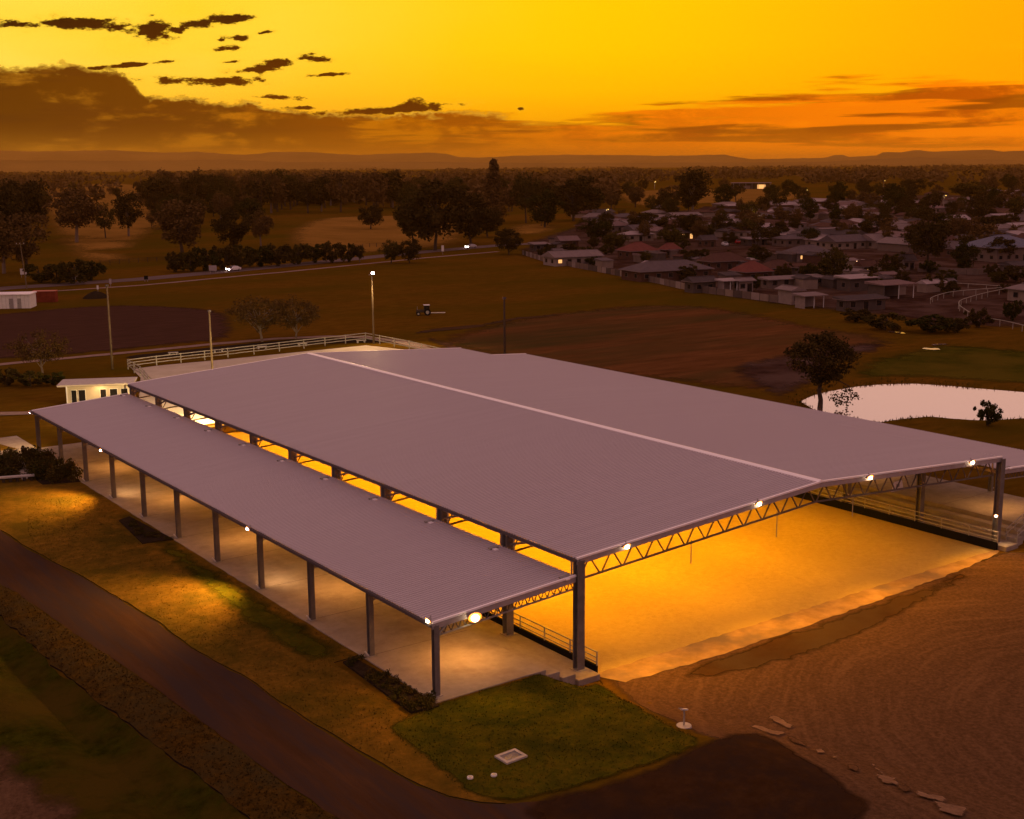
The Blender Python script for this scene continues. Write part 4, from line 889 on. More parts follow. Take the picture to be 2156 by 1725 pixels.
tb.obj('trunk', 'bark', t); low_b.obj('low_branch_leaves', 'leaf', t)
# roadside hedge row
for i, (sx, sb, stp, swd) in enumerate(((140, 692, 655, 70), (180, 694, 642, 90), (222, 686, 642, 70), (430, 664, 622, 60), (465, 664, 618, 70), (505, 662, 610, 80), (548, 660, 606, 84), (590, 656, 604, 80), (634, 652, 606, 80), (680, 650, 602, 84), (726, 646, 600, 80), (768, 642, 600, 70), (812, 642, 596, 66), (850, 640, 598, 56))):
    stree('bush', sx, sb, stp, swd, 'dark roadside hedge shrub, %s along the highway from the picture edge' % ('first second third fourth fifth sixth seventh eighth ninth tenth eleventh twelfth thirteenth fourteenth'.split()[i]), 'hedge shrubs along the highway', name='hedge_shrub', cat='shrub')
# grove of gums behind the tan paddock
rg = random.Random(21); cnt = 0
def scatter(n, xr, yr, kinds, H, lab, group, avoid=None):
    k = 0
    while k < n:
        sx, sy = rg.uniform(*xr), rg.uniform(*yr)
        if avoid and avoid(sx, sy): continue
        p = Gs(sx, sy); kd = rg.choice(kinds); h_ = rg.uniform(*H); tree(kd, p, h_, rg.uniform(.85, 1.2), lab, group); k += 1
scatter(46, (360, 985), (494, 526), ['gum', 'gum', 'far'], (21, 29), 'tall gum in the dense dark grove beyond the tan paddock', 'gums of the dense grove', lambda x, y: 640 < x < 900 and y > 522)
scatter(16, (380, 640), (526, 560), ['gum', 'round'], (13, 19), 'dark gum at the near edge of the grove', 'gums in front of the grove')
scatter(26, (960, 1500), (486, 520), ['gum', 'round', 'far'], (14, 22), 'dark tree in the belt behind the big highway trees', 'trees behind the big highway trees')
scatter(70, (1440, 2500), (462, 530), ['round', 'far', 'gum'], (9, 18), 'dark tree among the far roofs of the town', 'trees of the far town')
scatter(100, (1300, 2500), (520, 650), ['round', 'far', 'gum'], (5.5, 12), 'dark garden tree between the houses of the town', 'garden trees of the town', lambda x, y: (x < 1750 and y > 600) or y > 600+(x-1750)*.06)
scatter(30, (0, 380), (470, 560), ['far', 'gum'], (8, 15), 'scattered tree in the far tan paddock', 'scattered paddock trees', lambda x, y: 110 < x < 360 and y > 500)
# far woods: one mass out to the hills
def far_woods():
    r = random.Random(33); b = MB()
    def blob(x, y, s, hgt, n):
        for _ in range(n):
            d = Vector((r.gauss(0, 1), r.gauss(0, 1), r.gauss(0, 1))).normalized()
            leafq(b, Vector((x+d.x*s*.5, y+d.y*s*.5, hgt*.58+d.z*hgt*.4)), s*r.uniform(.35, .6), r)
    n = 0
    while n < 4600:
        sx, sy = r.uniform(-120, 2620), 402+ (r.random()**1.25)*100
        if sy > 452 and sx > 1500: continue
        if sy > 470 and r.random() < .5: continue
        if (sx-900) % 700 < 160 and sy > 420 and r.random() < .7: continue
        if 1740 < sx < 1960 and 440 < sy < 490: continue
        if 60 < sx < 460 and 446 < sy < 500 and r.random() < .8: continue
        if math.sin(sx*.013+sy*.31)+math.sin(sx*.031-sy*.17) < -.15: continue
        p = Gs(sx, sy); D = dist(p)
        if D > 9000: continue
        k = 9 if D > 2500 else 16 if D > 1200 else 26
        s_ = r.uniform(9, 15)*(1 if D < 2500 else 1.5); blob(p.x, p.y, s_, r.uniform(9, 19), k); n += 1
    return b
tag(far_woods().obj('far_woods', 'leaf4'), 'far-off dark woodland covering the plain up to the hills', kind='stuff')

def tufts(name, poly, n, m, dz, size, label, seed):
    r = random.Random(seed); b = MB(); xs = [q[0] for q in poly]; ys = [q[1] for q in poly]; k = 0
    while k < n:
        x, y = r.uniform(min(xs), max(xs)), r.uniform(min(ys), max(ys)); ins = False
        for (ax, ay), (bx, by) in zip(poly, poly[1:]+[poly[0]]):
            if (ay > y) != (by > y) and x < (bx-ax)*(y-ay)/(by-ay)+ax: ins = not ins
        if not ins: continue
        k += 1; z = gz(x, y)+dz; s_ = size*r.uniform(.5, 1.4)
        for _ in range(2):
            a = r.uniform(0, 6.28); u = Vector((math.cos(a), math.sin(a), 0))*s_; t_ = Vector((r.uniform(-.5, .5)*s_, r.uniform(-.5, .5)*s_, s_*r.uniform(.5, 1)))
            b.quad(Vector((x, y, z-.02))-u*.5, Vector((x, y, z-.02))+u*.5, Vector((x, y, z))+u*.2+t_)
    tag(b.obj(name, m), label, kind='stuff')
def reeds():
    r = random.Random(70); b = MB(); rp_ = POND+[POND[0]]
    for (ax, ay), (bx, by) in zip(rp_, rp_[1:]):
        n = int(math.hypot(bx-ax, by-ay)*7*max(.1, math.sin(ax*1.7)+.6))
        for _ in range(n):
            t_ = r.random(); o_ = r.gauss(0, .7); nx_, ny_ = -(by-ay), bx-ax; l_ = math.hypot(nx_, ny_); x, y = ax+(bx-ax)*t_+nx_/l_*o_, ay+(by-ay)*t_+ny_/l_*o_; z = max(gz(x, y), -.46); hh = r.uniform(.08, .38); a = r.uniform(0, 6.28); u = Vector((math.cos(a), math.sin(a), 0))*.10
            b.quad(Vector((x, y, z-.1))-u, Vector((x, y, z-.1))+u, Vector((x+r.uniform(-.15, .15), y+r.uniform(-.15, .15), z+hh)))
    tag(b.obj('reeds', 'marsh'), 'fringe of dark reeds round the pond', kind='stuff')
reeds()
fl = gp((805, 1532), (868, 1503), (920, 1484))+[(-.3, -.55), (7.4, -.55), (9.4, -1.4)]+gp((1262, 1434), (1300, 1464), (1360, 1500), (1425, 1534), (1470, 1556), (1440, 1588), (1330, 1626), (1180, 1670), (1090, 1688), (985, 1674))
tufts('grass', fl, 5000, 'lawn', .06, .065, 'short green grass of the front corner lawn', 61)
tufts('grass', road_top[1:9]+gp((860, 1632), (805, 1536))+[(-2.6, -.6), (-2.4, 8.4), (-.6, 8.8), (-.6, 60), (-6, 62)], 9000, 'dry', .05, .07, 'dry amber grass between the road and the shed', 62)
tufts('grass', vt+vb[::-1], 2600, 'verge', .12, .09, 'ragged dry grass on the verge beside the ditch', 63)
# ------------------------------------------------------------------ hills on the horizon
def hills(prof, D, name, label, zb=-40, depth=2500):
    b = MB(); n = 0; rh = random.Random(3); pts = []
    for (xa, ya), (xb, yb) in zip(prof, prof[1:]):
        k = max(1, int((xb-xa)/12))
        for i in range(k): t = i/k; pts.append((xa+(xb-xa)*t, ya+(yb-ya)*t+rh.uniform(-.7, .7)))
    pts.append(prof[-1])
    rows = 5
    for j in range(rows):
        f = j/(rows-1)
        for sx, sy in pts:
            d = ray(sx*S, sy*S); dh = Vector((d.x, d.y, 0)); t = D/dh.length; top = CAM+d*t
            prm = [(-1.0, 0), (-.45, .45), (0, 1), (.3, .85), (1, 0)][j]
            q = top+dh.normalized()*depth*prm[0]; z = zb+(top.z-zb)*prm[1]*(1+rh.uniform(-.06, .06)*(0 < j < 4 and j != 2))
            b.v.append((q.x, q.y, z))
    m_ = len(pts)
    for j in range(rows-1):
        for i in range(m_-1): b.f.append((j*m_+i, j*m_+i+1, (j+1)*m_+i+1, (j+1)*m_+i))
    return tag(b.obj(name, 'hill', None, True), label, kind='structure')
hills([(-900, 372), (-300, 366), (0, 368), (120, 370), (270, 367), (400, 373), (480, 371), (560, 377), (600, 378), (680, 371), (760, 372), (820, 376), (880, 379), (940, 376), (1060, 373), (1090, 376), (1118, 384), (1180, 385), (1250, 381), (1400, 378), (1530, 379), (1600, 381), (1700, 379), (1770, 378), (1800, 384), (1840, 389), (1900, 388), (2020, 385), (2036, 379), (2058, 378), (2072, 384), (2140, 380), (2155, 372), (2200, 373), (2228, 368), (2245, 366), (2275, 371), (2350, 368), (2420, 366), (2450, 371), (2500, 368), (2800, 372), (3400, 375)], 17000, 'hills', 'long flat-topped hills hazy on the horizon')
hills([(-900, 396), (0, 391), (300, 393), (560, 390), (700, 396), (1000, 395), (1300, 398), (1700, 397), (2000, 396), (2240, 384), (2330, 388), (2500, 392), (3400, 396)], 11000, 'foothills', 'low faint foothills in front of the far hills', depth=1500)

# ------------------------------------------------------------------ houses of the town
def cm_(name, c, r=.75): return mat(name, c, r, tuple(x*.82 for x in c), .8, 4)
RC = {'grey': cm_('grey_roof', (.13, .10, .10)), 'dark': cm_('dark_roof', (.085, .066, .064)), 'red': cm_('red_tile_roof', (.17, .060, .048)), 'brown': cm_('brown_tile_roof', (.10, .052, .040)),
      'white': cm_('white_metal_roof', (.36, .28, .27), .5), 'pale': cm_('pale_metal_roof', (.22, .165, .155), .5), 'blue': cm_('blue_metal_roof', (.15, .15, .19), .5), 'pink': cm_('pinkish_roof', (.20, .13, .12))}
WC = {'cream': cm_('cream_house_wall', (.26, .19, .15)), 'brick': cm_('brick_house_wall', (.10, .05, .036)), 'white': cm_('white_house_wall', (.29, .22, .195)), 'dark': cm_('dark_house_wall', (.10, .075, .065)), 'timber': cm_('timber_house_wall', (.17, .12, .10))}
E_win = emit('lit_window', (1, .50, .16), 1.1); E_porch = emit('lit_porch', (1, .60, .28), 4.0); E_street = emit('street_lamp_lens', (1, .66, .14), 3.0)
TOWN = math.atan2(36, 190)
def house(p, w, d, h, rise, form, rc, wc, label, group=None, rz=None, lit=0, name='house', cat='house', open_front=False, over=.6, detail=True):
    t = thing(name, label, cat, p, -TOWN if rz is None else rz, group)
    if open_front:
        MB().box(-w/2, w/2, d/2-.15, d/2, -.3, h).obj('wall', WC[wc], t); MB().box(-w/2, -w/2+.12, -d/2, d/2-.152, -.3, h).obj('wall', WC[wc], t)
        for x in (-w/2+.1, 0, w/2-.1): MB().bar((x, -d/2+.1, -.3), (x, -d/2+.1, h-.02), .14).obj('post', 'white', t)
    else: MB().box(-w/2, w/2, -d/2, d/2, -.3, h).obj('wall', WC[wc], t)
    W2, D2 = w/2+over, d/2+over; b = MB(); z0 = h+.002; e = .16
    b.box(-W2, W2, -D2, D2, z0, z0+e)
    z1 = z0+e
    if form == 'hip':
        k = min(W2, D2)*.98
        if W2 >= D2: r0, r1 = (-W2+k, 0), (W2-k, 0)
        else: r0, r1 = (0, -D2+k), (0, D2-k)
        A, B_, C_, D_2 = (-W2, -D2, z1), (W2, -D2, z1), (W2, D2, z1), (-W2, D2, z1); P, Q = (*r0, z1+rise), (*r1, z1+rise)
        if W2 >= D2: b.quad(A, B_, Q, P); b.quad(B_, C_, Q); b.quad(C_, D_2, P, Q); b.quad(D_2, A, P)
        else: b.quad(A, B_, P); b.quad(B_, C_, Q, P); b.quad(C_, D_2, Q); b.quad(D_2, A, P, Q)
    elif form == 'gable':
        b.quad((-W2, -D2, z1), (W2, -D2, z1), (W2, 0, z1+rise), (-W2, 0, z1+rise)); b.quad((W2, D2, z1), (-W2, D2, z1), (-W2, 0, z1+rise), (W2, 0, z1+rise))
        b.quad((-W2, D2, z1), (-W2, -D2, z1), (-W2, 0, z1+rise)); b.quad((W2, -D2, z1), (W2, D2, z1), (W2, 0, z1+rise))
    else:
        b.quad((-W2, -D2, z1), (W2, -D2, z1), (W2, D2, z1+rise), (-W2, D2, z1+rise)); b.quad((W2, D2, z1), (-W2, D2, z1), (-W2, D2, z1+rise), (W2, D2, z1+rise))
        b.quad((-W2, D2, z1), (-W2, -D2, z1), (-W2, D2, z1+rise)); b.quad((W2, -D2, z1), (W2, D2, z1), (W2, D2, z1+rise))
    rf = b.obj('roof', RC[rc], t)
    if form != 'skillion': MB().bar((-W2*.5 if form == 'hip' else -W2, 0, z1+rise+.03), (W2*.5 if form == 'hip' else W2, 0, z1+rise+.03), .3, .12).obj('ridge_cap', RC[rc], rf) if W2 >= D2 or form == 'gable' else None
    if detail and not open_front:
        for xx, yy in ((W2+.03, 0),): pass
        MB().bar((-W2, -D2-.05, z0+.06), (W2, -D2-.05, z0+.06), .12, .14).obj('gutter', RC['pale'], rf)
        MB().bar((-W2-.05, -D2, z0+.06), (-W2-.05, D2, z0+.06), .12, .14).obj('gutter', RC['pale'], rf)
        n = max(2, int(w/3.2)); k = 0
        for i in range(n):
            x = -w/2+w*(i+.5)/n; dr = (i == n//2)
            f = MB().box(x-.75, x+.75, -d/2-.05, -d/2-.002, .05 if dr else .85, 2.1).obj('door' if dr else 'window', WC['timber'], t)
            MB().box(x-.62, x+.62, -d/2-.08, -d/2-.052, .1 if dr else .95, 2.0).obj('pane', E_win if (lit and i < lit) else 'glass', f)
        n = max(1, int(d/3.5))
        for i in range(n):
            y = -d/2+d*(i+.5)/n; f = MB().box(-w/2-.05, -w/2-.002, y-.7, y+.7, .85, 2.1).obj('window', WC['timber'], t); MB().box(-w/2-.08, -w/2-.052, y-.58, y+.58, .95, 2.0).obj('pane', 'glass', f)
    return t
def shouse(s0, s1, sb, form, rc, wc, label, h=2.6, rise=1.6, dr=.6, lit=0, rz=None, open_front=False, name='house', cat='house', over=.6):
    p = Gs((s0+s1)/2, sb); D = (p-CAM).length; aw = (s1-s0)*S*D/F
    th = (-TOWN if rz is None else rz); vd = math.atan2(p.x-CAM.x, p.y-CAM.y); ang = abs(math.cos(th+vd)), abs(math.sin(th+vd))
    w = aw/(ang[0]+dr*ang[1])-2*over*.8; w = max(4.0, w); d = w*dr
    vdir = Vector((p.x-CAM.x, p.y-CAM.y, 0)).normalized(); q = p+vdir*(ang[0]*d/2+ang[1]*w/2)*.8
    q.z = gz(q.x, q.y)
    return house(q, w, d, h, rise, form, rc, wc, label, None, rz, lit, name, cat, open_front, over)
A90 = -TOWN+math.pi/2
H_ = [(1290, 1344, 614, 'skillion', 'pale', 'dark', 'low pale-roofed shed nearest the highway end of the fence', dict(h=2.4, rise=.5, dr=.7)),
      (1352, 1416, 606, 'gable', 'pink', 'brick', 'brick house with pale gutter behind the first shed', {}),
      (1322, 1474, 650, 'gable', 'pale', 'white', 'pale house with a small lit porch lamp behind the field fence', dict(dr=.5, lit=1)),
      (1508, 1598, 590, 'hip', 'white', 'cream', 'house with the long bright pale roof', dict(rise=1.3)),
      (1503, 1610, 634, 'hip', 'red', 'brick', 'house with the large red hip roof', dict(rise=2.6, dr=.8)),
      (1606, 1664, 630, 'hip', 'red', 'brick', 'smaller red-roofed house next to the large red roof', dict(rise=2.0)),
      (1512, 1742, 688, 'hip', 'grey', 'brick', 'long low grey-roofed house along the field fence', dict(rise=2.2, dr=.45)),
      (1702, 1826, 662, 'hip', 'brown', 'brick', 'dark brown hip-roofed house with a pale gutter line', dict(rise=2.3)),
      (1780, 1888, 690, 'hip', 'red', 'brick', 'reddish pyramid-roofed house behind the white sheds', dict(rise=2.6, dr=.85)),
      (1848, 1944, 680, 'hip', 'brown', 'dark', 'dark red-roofed house beside the pyramid roof', dict(rise=2.0)),
      (1908, 2030, 640, 'hip', 'grey', 'white', 'grey-roofed house with a brightly lit porch', dict(rise=2.2, lit=3)),
      (1754, 1828, 558, 'hip', 'white', 'cream', 'pale-roofed house left of the round town tree', {}), (1840, 1884, 570, 'gable', 'white', 'white', 'small white house with a bright gable', {}),
      (1640, 1700, 584, 'gable', 'dark', 'brick', 'dark house with two lit windows', dict(lit=2)), (1806, 1876, 600, 'skillion', 'pale', 'dark', 'carport with a pale slanting roof', dict(rise=.5, h=2.3)),
      (1968, 2020, 526, 'gable', 'white', 'white', 'far white house under the street lamp', {}), (1916, 1956, 600, 'gable', 'pale', 'cream', 'narrow pale-roofed house next to the rounded tree', {}),
      (1978, 2052, 566, 'hip', 'grey', 'dark', 'wide grey roof behind the rounded tree', {}), (2042, 2122, 520, 'gable', 'white', 'white', 'row of bright white roofs at the far town', {}),
      (2070, 2168, 560, 'gable', 'pale', 'cream', 'long pale L-shaped roof beside the low dark tree', {}), (2164, 2224, 522, 'hip', 'pink', 'brick', 'pinkish far roof right of the white row', {}),
      (2110, 2218, 598, 'gable', 'white', 'brick', 'long narrow white-roofed house in front of the tall tree', dict(dr=.35, rise=1.0)), (2290, 2334, 594, 'gable', 'pink', 'white', 'red and white house right of the tall tree', {}),
      (2344, 2540, 640, 'hip', 'blue', 'timber', 'big house with the blue-grey hip roof', dict(rise=3.4, h=4.2, dr=.8)), (2378, 2494, 572, 'hip', 'grey', 'cream', 'grey roof behind the blue-roofed house', {}),
      (2404, 2484, 544, 'gable', 'white', 'white', 'bright white roof above the grey one', {}), (2230, 2316, 520, 'hip', 'pink', 'cream', 'large pinkish roof under a yellow street lamp', {}),
      (2312, 2400, 522, 'gable', 'pale', 'cream', 'pale roof right of the large pinkish roof', {}), (2390, 2470, 516, 'gable', 'pink', 'cream', 'long pinkish roof at the town edge', {}), (2470, 2530, 500, 'gable', 'white', 'white', 'white roof cut by the picture edge', {}),
      (1666, 1752, 716, 'gable', 'dark', 'dark', 'dark grey backyard shed on the fence line', dict(rise=1.0)), (1748, 1804, 716, 'skillion', 'white', 'white', 'open white carport by the fence', dict(open_front=True, rise=.3, h=2.8)),
      (1790, 1838, 714, 'gable', 'pale', 'white', 'small white shed beside the carport', dict(rise=.6)), (1894, 1962, 744, 'gable', 'pale', 'white', 'white gabled shed jutting into the field', dict(rise=.7, h=3.0, rz=A90)),
      (1936, 2016, 754, 'skillion', 'pale', 'white', 'pale-roofed lean-to with posts on the white shed', dict(open_front=True, rise=.3, h=2.6)), (1856, 2016, 706, 'skillion', 'pale', 'timber', 'long pale backyard wall and shed', dict(rise=.4, dr=.2, h=2.2)),
      (2116, 2232, 732, 'skillion', 'pink', 'dark', 'flat pinkish-roofed shed in the dark yard', dict(open_front=True, rise=.4, h=3.2)), (2040, 2140, 712, 'skillion', 'white', 'dark', 'stable with a bright flat roof', dict(rise=.4, h=3.0)),
      (2040, 2162, 762, 'skillion', 'dark', 'dark', 'long low black shed above the scrub', dict(rise=.4, dr=.3, h=2.4)), (2086, 2140, 676, 'gable', 'brown', 'timber', 'brown house with a glowing orange awning', dict(lit=1)),
      (2460, 2560, 738, 'hip', 'pale', 'cream', 'pale-roofed kiosk inside the white rail at the picture edge', dict(rise=1.2)), (2196, 2228, 660, 'gable', 'dark', 'white', 'small white shed between two dark trees', {}),
      (2440, 2520, 672, 'gable', 'dark', 'timber', 'dark outbuilding below the blue-roofed house', dict(rise=.8)), (1700, 1750, 604, 'gable', 'dark', 'brick', 'dark house behind the lit windows', {}),
      (1556, 1640, 556, 'gable', 'dark', 'brick', 'dark-roofed house behind the long pale roof', {}), (1430, 1504, 552, 'gable', 'dark', 'cream', 'house lit yellow by the street lamp', {})]
for s0, s1, sb, form, rc, wc, lab, kw in H_:
    nm, ct = ('backyard_shed', 'shed') if any(q in lab for q in ('shed', 'carport', 'lean-to', 'stable', 'kiosk', 'outbuilding')) else ('house', 'house')
    shouse(s0, s1, sb, form, rc, wc, lab, name=nm, cat=ct, **kw)
# glowing awning, far lit shed
p = Gs(2112, 660); t = thing('lit_awning', 'glowing orange awning over a back door in the town', 'awning', p, -TOWN); MB().box(-2.4, 2.4, -1, 1, 2.5, 2.62).obj('sheet', E_porch, t)
for x in (-2.3, 2.3): MB().bar((x, -.9, -.2), (x, -.9, 2.498), .1).obj('post', 'white', t)
p = Gs(1836, 462); D = (p-CAM).length; w_ = 92*S*D/F
t = thing('far_shed', 'long pale-roofed shed with a lit bay in the far field', 'shed', p, -.63)
MB().box(-w_/2, w_/2, 0, 14, 7, 7.6).obj('roof', RC['white'], t); MB().box(-w_/2+.5, w_/2-.5, 12, 13.5, -.5, 6.998).obj('wall', WC['dark'], t)
for i in range(7): x = -w_/2+1+(w_-2)*i/6; MB().bar((x, .5, -.3), (x, .5, 6.99), .4).obj('post', 'steel', t)
MB().box(w_*.18, w_*.38, 9, 11, .2, 5).obj('lit_bay', E_win, t); MB().box(-w_*.3, -w_*.02, 6, 9, .2, 4).obj('stored_load', WC['white'], t)
rt_ = random.Random(77); k = 0
LAB = {'white': 'tiny bright roof in the far town between dark trees', 'pale': 'tiny pale roof in the far town between dark trees', 'grey': 'tiny grey roof in the far town between dark trees', 'pink': 'tiny pinkish roof in the far town between dark trees', 'dark': 'tiny dark roof in the far town between dark trees', 'brown': 'tiny brown roof in the far town between dark trees'}
while k < 170:
    sx, sy = rt_.uniform(1420, 2560), rt_.uniform(466, 634)
    if sy > 575+(sx-1500)*.06 or sy < 522-(sx-1500)*.055: continue
    p = Gs(sx, sy); rc = rt_.choice(['white', 'pale', 'pale', 'grey', 'pink', 'dark', 'brown', 'brown'])
    house(p, rt_.uniform(11, 18), rt_.uniform(8, 11), 2.7, rt_.uniform(1.2, 2.2), rt_.choice(['hip', 'gable']), rc, rt_.choice(['cream', 'white', 'brick', 'timber']), LAB[rc], 'small far houses with %s roofs' % rc, -TOWN+rt_.choice([0, math.pi/2])+rt_.uniform(-.1, .1), 1 if rt_.random() < .12 else 0, detail=(sy > 540)); k += 1
scatter(60, (1290, 2480), (600, 720), ['bush', 'bush', 'round'], (2.5, 5), 'low dark garden bush between the backyards of the town', 'low bushes in the town backyards', lambda x, y: y > 628+(x-1290)*.155 or y < 560+(x-1290)*.1)
k = 0
while k < 46:
    sx, sy = rt_.uniform(1330, 2300), rt_.uniform(590, 720)
    if sy > 636+(sx-1330)*.145 or sy < 596+(sx-1330)*.07: continue
    p = Gs(sx, sy); house(p, rt_.uniform(3, 7), rt_.uniform(2.5, 4.5), rt_.uniform(2, 2.5), rt_.uniform(.3, .8), rt_.choice(['gable', 'skillion']), rt_.choice(['pale', 'grey', 'dark', 'brown', 'white', 'pink']), rt_.choice(['timber', 'dark', 'cream', 'brick']), 'little garden shed among the backyard bushes of the town', 'little garden sheds of the town', -TOWN+rt_.choice([0, math.pi/2])+rt_.uniform(-.2, .2), 0, 'garden_shed', 'shed', False, .25, False); k += 1
# back fence of the town gardens: panels one by one
fp = [Gs(1275, 622), Gs(1330, 640), Gs(1480, 668), Gs(1610, 694), Gs(1690, 712), Gs(1900, 740)]
fcn = thing('garden_fence', 'pale panel fence between the field and the backyards', 'fence', (0, 0, 0)); rf_ = random.Random(4)
for a, c in zip(fp, fp[1:]):
    n = max(1, round((c-a).length/3.2))
    for i in range(n):
        q0, q1 = a.lerp(c, i/n), a.lerp(c, (i+.96)/n)
        MB().bar((q0.x, q0.y, .75), (q1.x, q1.y, .75), .06, 1.6+rf_.uniform(-.15, .15)).obj('panel', rf_.choice([WC['white'], WC['cream'], WC['timber'], WC['dark'], WC['timber']]), fcn); MB().bar((q0.x, q0.y, -.2), (q0.x, q0.y, 1.65), .12).obj('post', 'dark_pole', fcn)
fp = [Gs(2240, 664), Gs(2330, 670), Gs(2390, 672), Gs(2440, 664)]
fcn = thing('timber_fence', 'brown timber fence below the tall town trees', 'fence', (0, 0, 0))
for a, c in zip(fp, fp[1:]):
    n = max(1, round((c-a).length/3.0))
    for i in range(n):
        q0, q1 = a.lerp(c, i/n), a.lerp(c, (i+.97)/n); MB().bar((q0.x, q0.y, .8), (q1.x, q1.y, .8), .06, 1.7).obj('panel', WC['timber'], fcn)
# running rails by the marsh
for pl, lab in ((((2272, 746), (2271, 740), (2300, 730), (2328, 724), (2390, 719), (2445, 715)), 'faint white running rail behind the bend'), (((2366, 777), (2345, 763), (2339, 756), (2341, 749), (2349, 744), (2403, 728), (2460, 716), (2500, 712)), 'white running rail curving sharply at the bend'), (((2415, 793), (2456, 800), (2500, 811), (2560, 828)), 'white running rail nearest the pond'), (((2240, 700), (2330, 703), (2420, 709), (2500, 716)), 'straight white running rail below the timber fence')):
    pts_ = [Gs(*q) for q in pl]; sp = smooth_poly([(q.x, q.y) for q in pts_], 2, False)
    t = thing('running_rail', lab, 'rail', (0, 0, 0)); MB().tube([(x, y, 1.15) for x, y in sp], [.07]*len(sp), 6).obj('rail', 'rail_white', t)
    acc = 0
    for (xa, ya), (xb, yb) in zip(sp, sp[1:]):
        acc += math.hypot(xb-xa, yb-ya)
        if acc > 3.5: MB().bar((xa, ya, -.1), (xa, ya, 1.1), .09).obj('post', 'rail_white', t); acc = 0
# street lamps of the town
for sx, sy, lab in ((1481, 530, 'lit street lamp behind the first houses'), (1598, 462, 'lit yellow street lamp at the far field'), (1967, 492, 'lit street lamp above a far white house'), (1829, 541, 'lit white street lamp over the pale-roofed house'), (2157, 460, 'lit yellow street lamp furthest into the far trees'), (2188, 492, 'lit yellow street lamp above the pinkish far roof'), (2303, 512, 'bright yellow street lamp by the large pinkish roof'), (2466, 534, 'lit lamp at the bright white roof near the picture edge')):
    p = Gs(sx, sy); D = (p-CAM).length; hh = 18*S*D/F if D < 800 else 9; hh = min(hh, 10)
    t = thing('street_lamp', lab, 'street lamp', p, 0, 'lit street lamps of the town'); MB().tube([(0, 0, -.2), (0, 0, hh)], [.14, .09], 6).obj('pole', 'steel', t)
    MB().bar((0, 0, hh), (0, -1.4, hh+.25), .1).obj('arm', 'steel', t); s_ = max(.4, D*.0009); MB().tube([(0, -1.4, hh-.25*s_), (0, -1.4, hh+.2)], [.42*s_, .3*s_], 8).obj('lamp_head', E_street, t)
    light('POINT', 'bulb', (0, -1.4, hh-.6), t, 900, (1, .7, .25), .3)

# ------------------------------------------------------------------ vehicles and roadside things
def wheel(parent, x, y, r, wd, axis='y'):
    a = MB().tube([(x, y-wd/2, r), (x, y+wd/2, r)], [r, r], 16).obj('wheel', 'black', parent); MB().tube([(x, y-wd/2-.01, r), (x, y+wd/2+.01, r)], [r*.55, r*.55], 10).obj('rim', 'steel', a); return a
def car(p, rz, paint, label, lit):
    t = thing('car', label, 'car', p, rz); b = MB()
    prof = [(-2.25, .35), (-2.28, .75), (-2.1, .95), (-1.35, 1.02), (-.75, 1.48), (.9, 1.52), (1.75, 1.08), (2.2, 1.0), (2.28, .4)]
    n = len(prof)
    for y, k in ((-.88, 1), (.88, 1)):
        for x, z in prof: b.v.append((x, y*(.86 if z > 1.2 else 1), z))
    b.f.append(tuple(range(n))[::-1]); b.f.append(tuple(range(n, 2*n)))
    for i in range(n): j = (i+1) % n; b.f.append((i, j, n+j, n+i))
    bevel(b.obj('body', paint, t), .06)
    for s_ in (-1, 1): MB().quad((-1.15, s_*.84, 1.05), (1.45, s_*.84, 1.08), (.8, s_*.78, 1.45), (-.7, s_*.78, 1.42)).obj('window', 'glass', t)
    MB().quad((-1.36, -.7, 1.05), (-1.36, .7, 1.05), (-.82, .66, 1.46), (-.82, -.66, 1.46)).obj('windscreen', 'glass', t)
    for x in (-1.4, 1.35):
        for y in (-.8, .8): wheel(t, x, y, .33, .22)
    for y in (-.6, .6):
        MB().tube([(-2.34, y, .72), (-2.27, y, .72)], [.17, .17], 10).obj('headlight', emit('headlight', (1, .92, .8), 60) if lit else M['glass'], t)
    for y in (-.62, .62): MB().box(2.24, 2.30, y-.16, y+.16, .78, .92).obj('tail_light', emit('tail_light', (.8, .02, .01), 1.0), t)
    return t
white_p = mat('white_car_paint', (.72, .66, .66), .3, spec=.5); silver_p = mat('silver_car_paint', (.40, .36, .36), .3, spec=.5)
hd_ = Vector(Gz(450, 574, 0))-Vector(Gz(600, 560, 0)); car(G(492, 571), math.atan2(hd_.y, hd_.x)+math.pi, white_p, 'white car with headlights on the highway by the hedge', True)
car(G(992, 523), math.atan2(hd_.y, hd_.x)+math.pi-.1, silver_p, 'pale car with bright headlights near the highway end', True)
for j, (sx, sy, rc_, lab) in enumerate(((1800, 596, 'red', 'small red car beside the slanting carport'), (1770, 601, 'white', 'white car parked in the street near the red one'))):
    car(Gs(sx, sy), -TOWN+1.2, mat('parked_car_paint', (.30, .02, .02) if j == 0 else (.6, .55, .55), .35), lab, False)
p = G(892, 664); t = thing('tractor', 'dark tractor parked on the field with a pale boom behind it', 'tractor', p, rad(-28)); t.scale = (.8, .8, .8)
bevel(MB().box(-1.9, .1, -.42, .42, .75, 1.45).obj('bonnet', 'dark_pole', t), .1); cabm = MB(); cabm.box(.1, 1.5, -.75, .75, .8, 1.5); cabm.obj('cab_base', 'dark_pole', t)
for x in (.15, 1.45):
    for y in (-.7, .7): MB().bar((x, y, 1.5), (x, y, 2.55), .09).obj('cab_post', 'dark_pole', t)
MB().box(.19, 1.41, -.66, .66, 1.502, 2.54).obj('cab_glass', 'glass', t); bevel(MB().box(0, 1.6, -.85, .85, 2.552, 2.7).obj('cab_roof', 'white', t), .05)
for y in (-.85, .85): wheel(t, .95, y, .85, .45); wheel(t, -1.4, y, .5, .32)
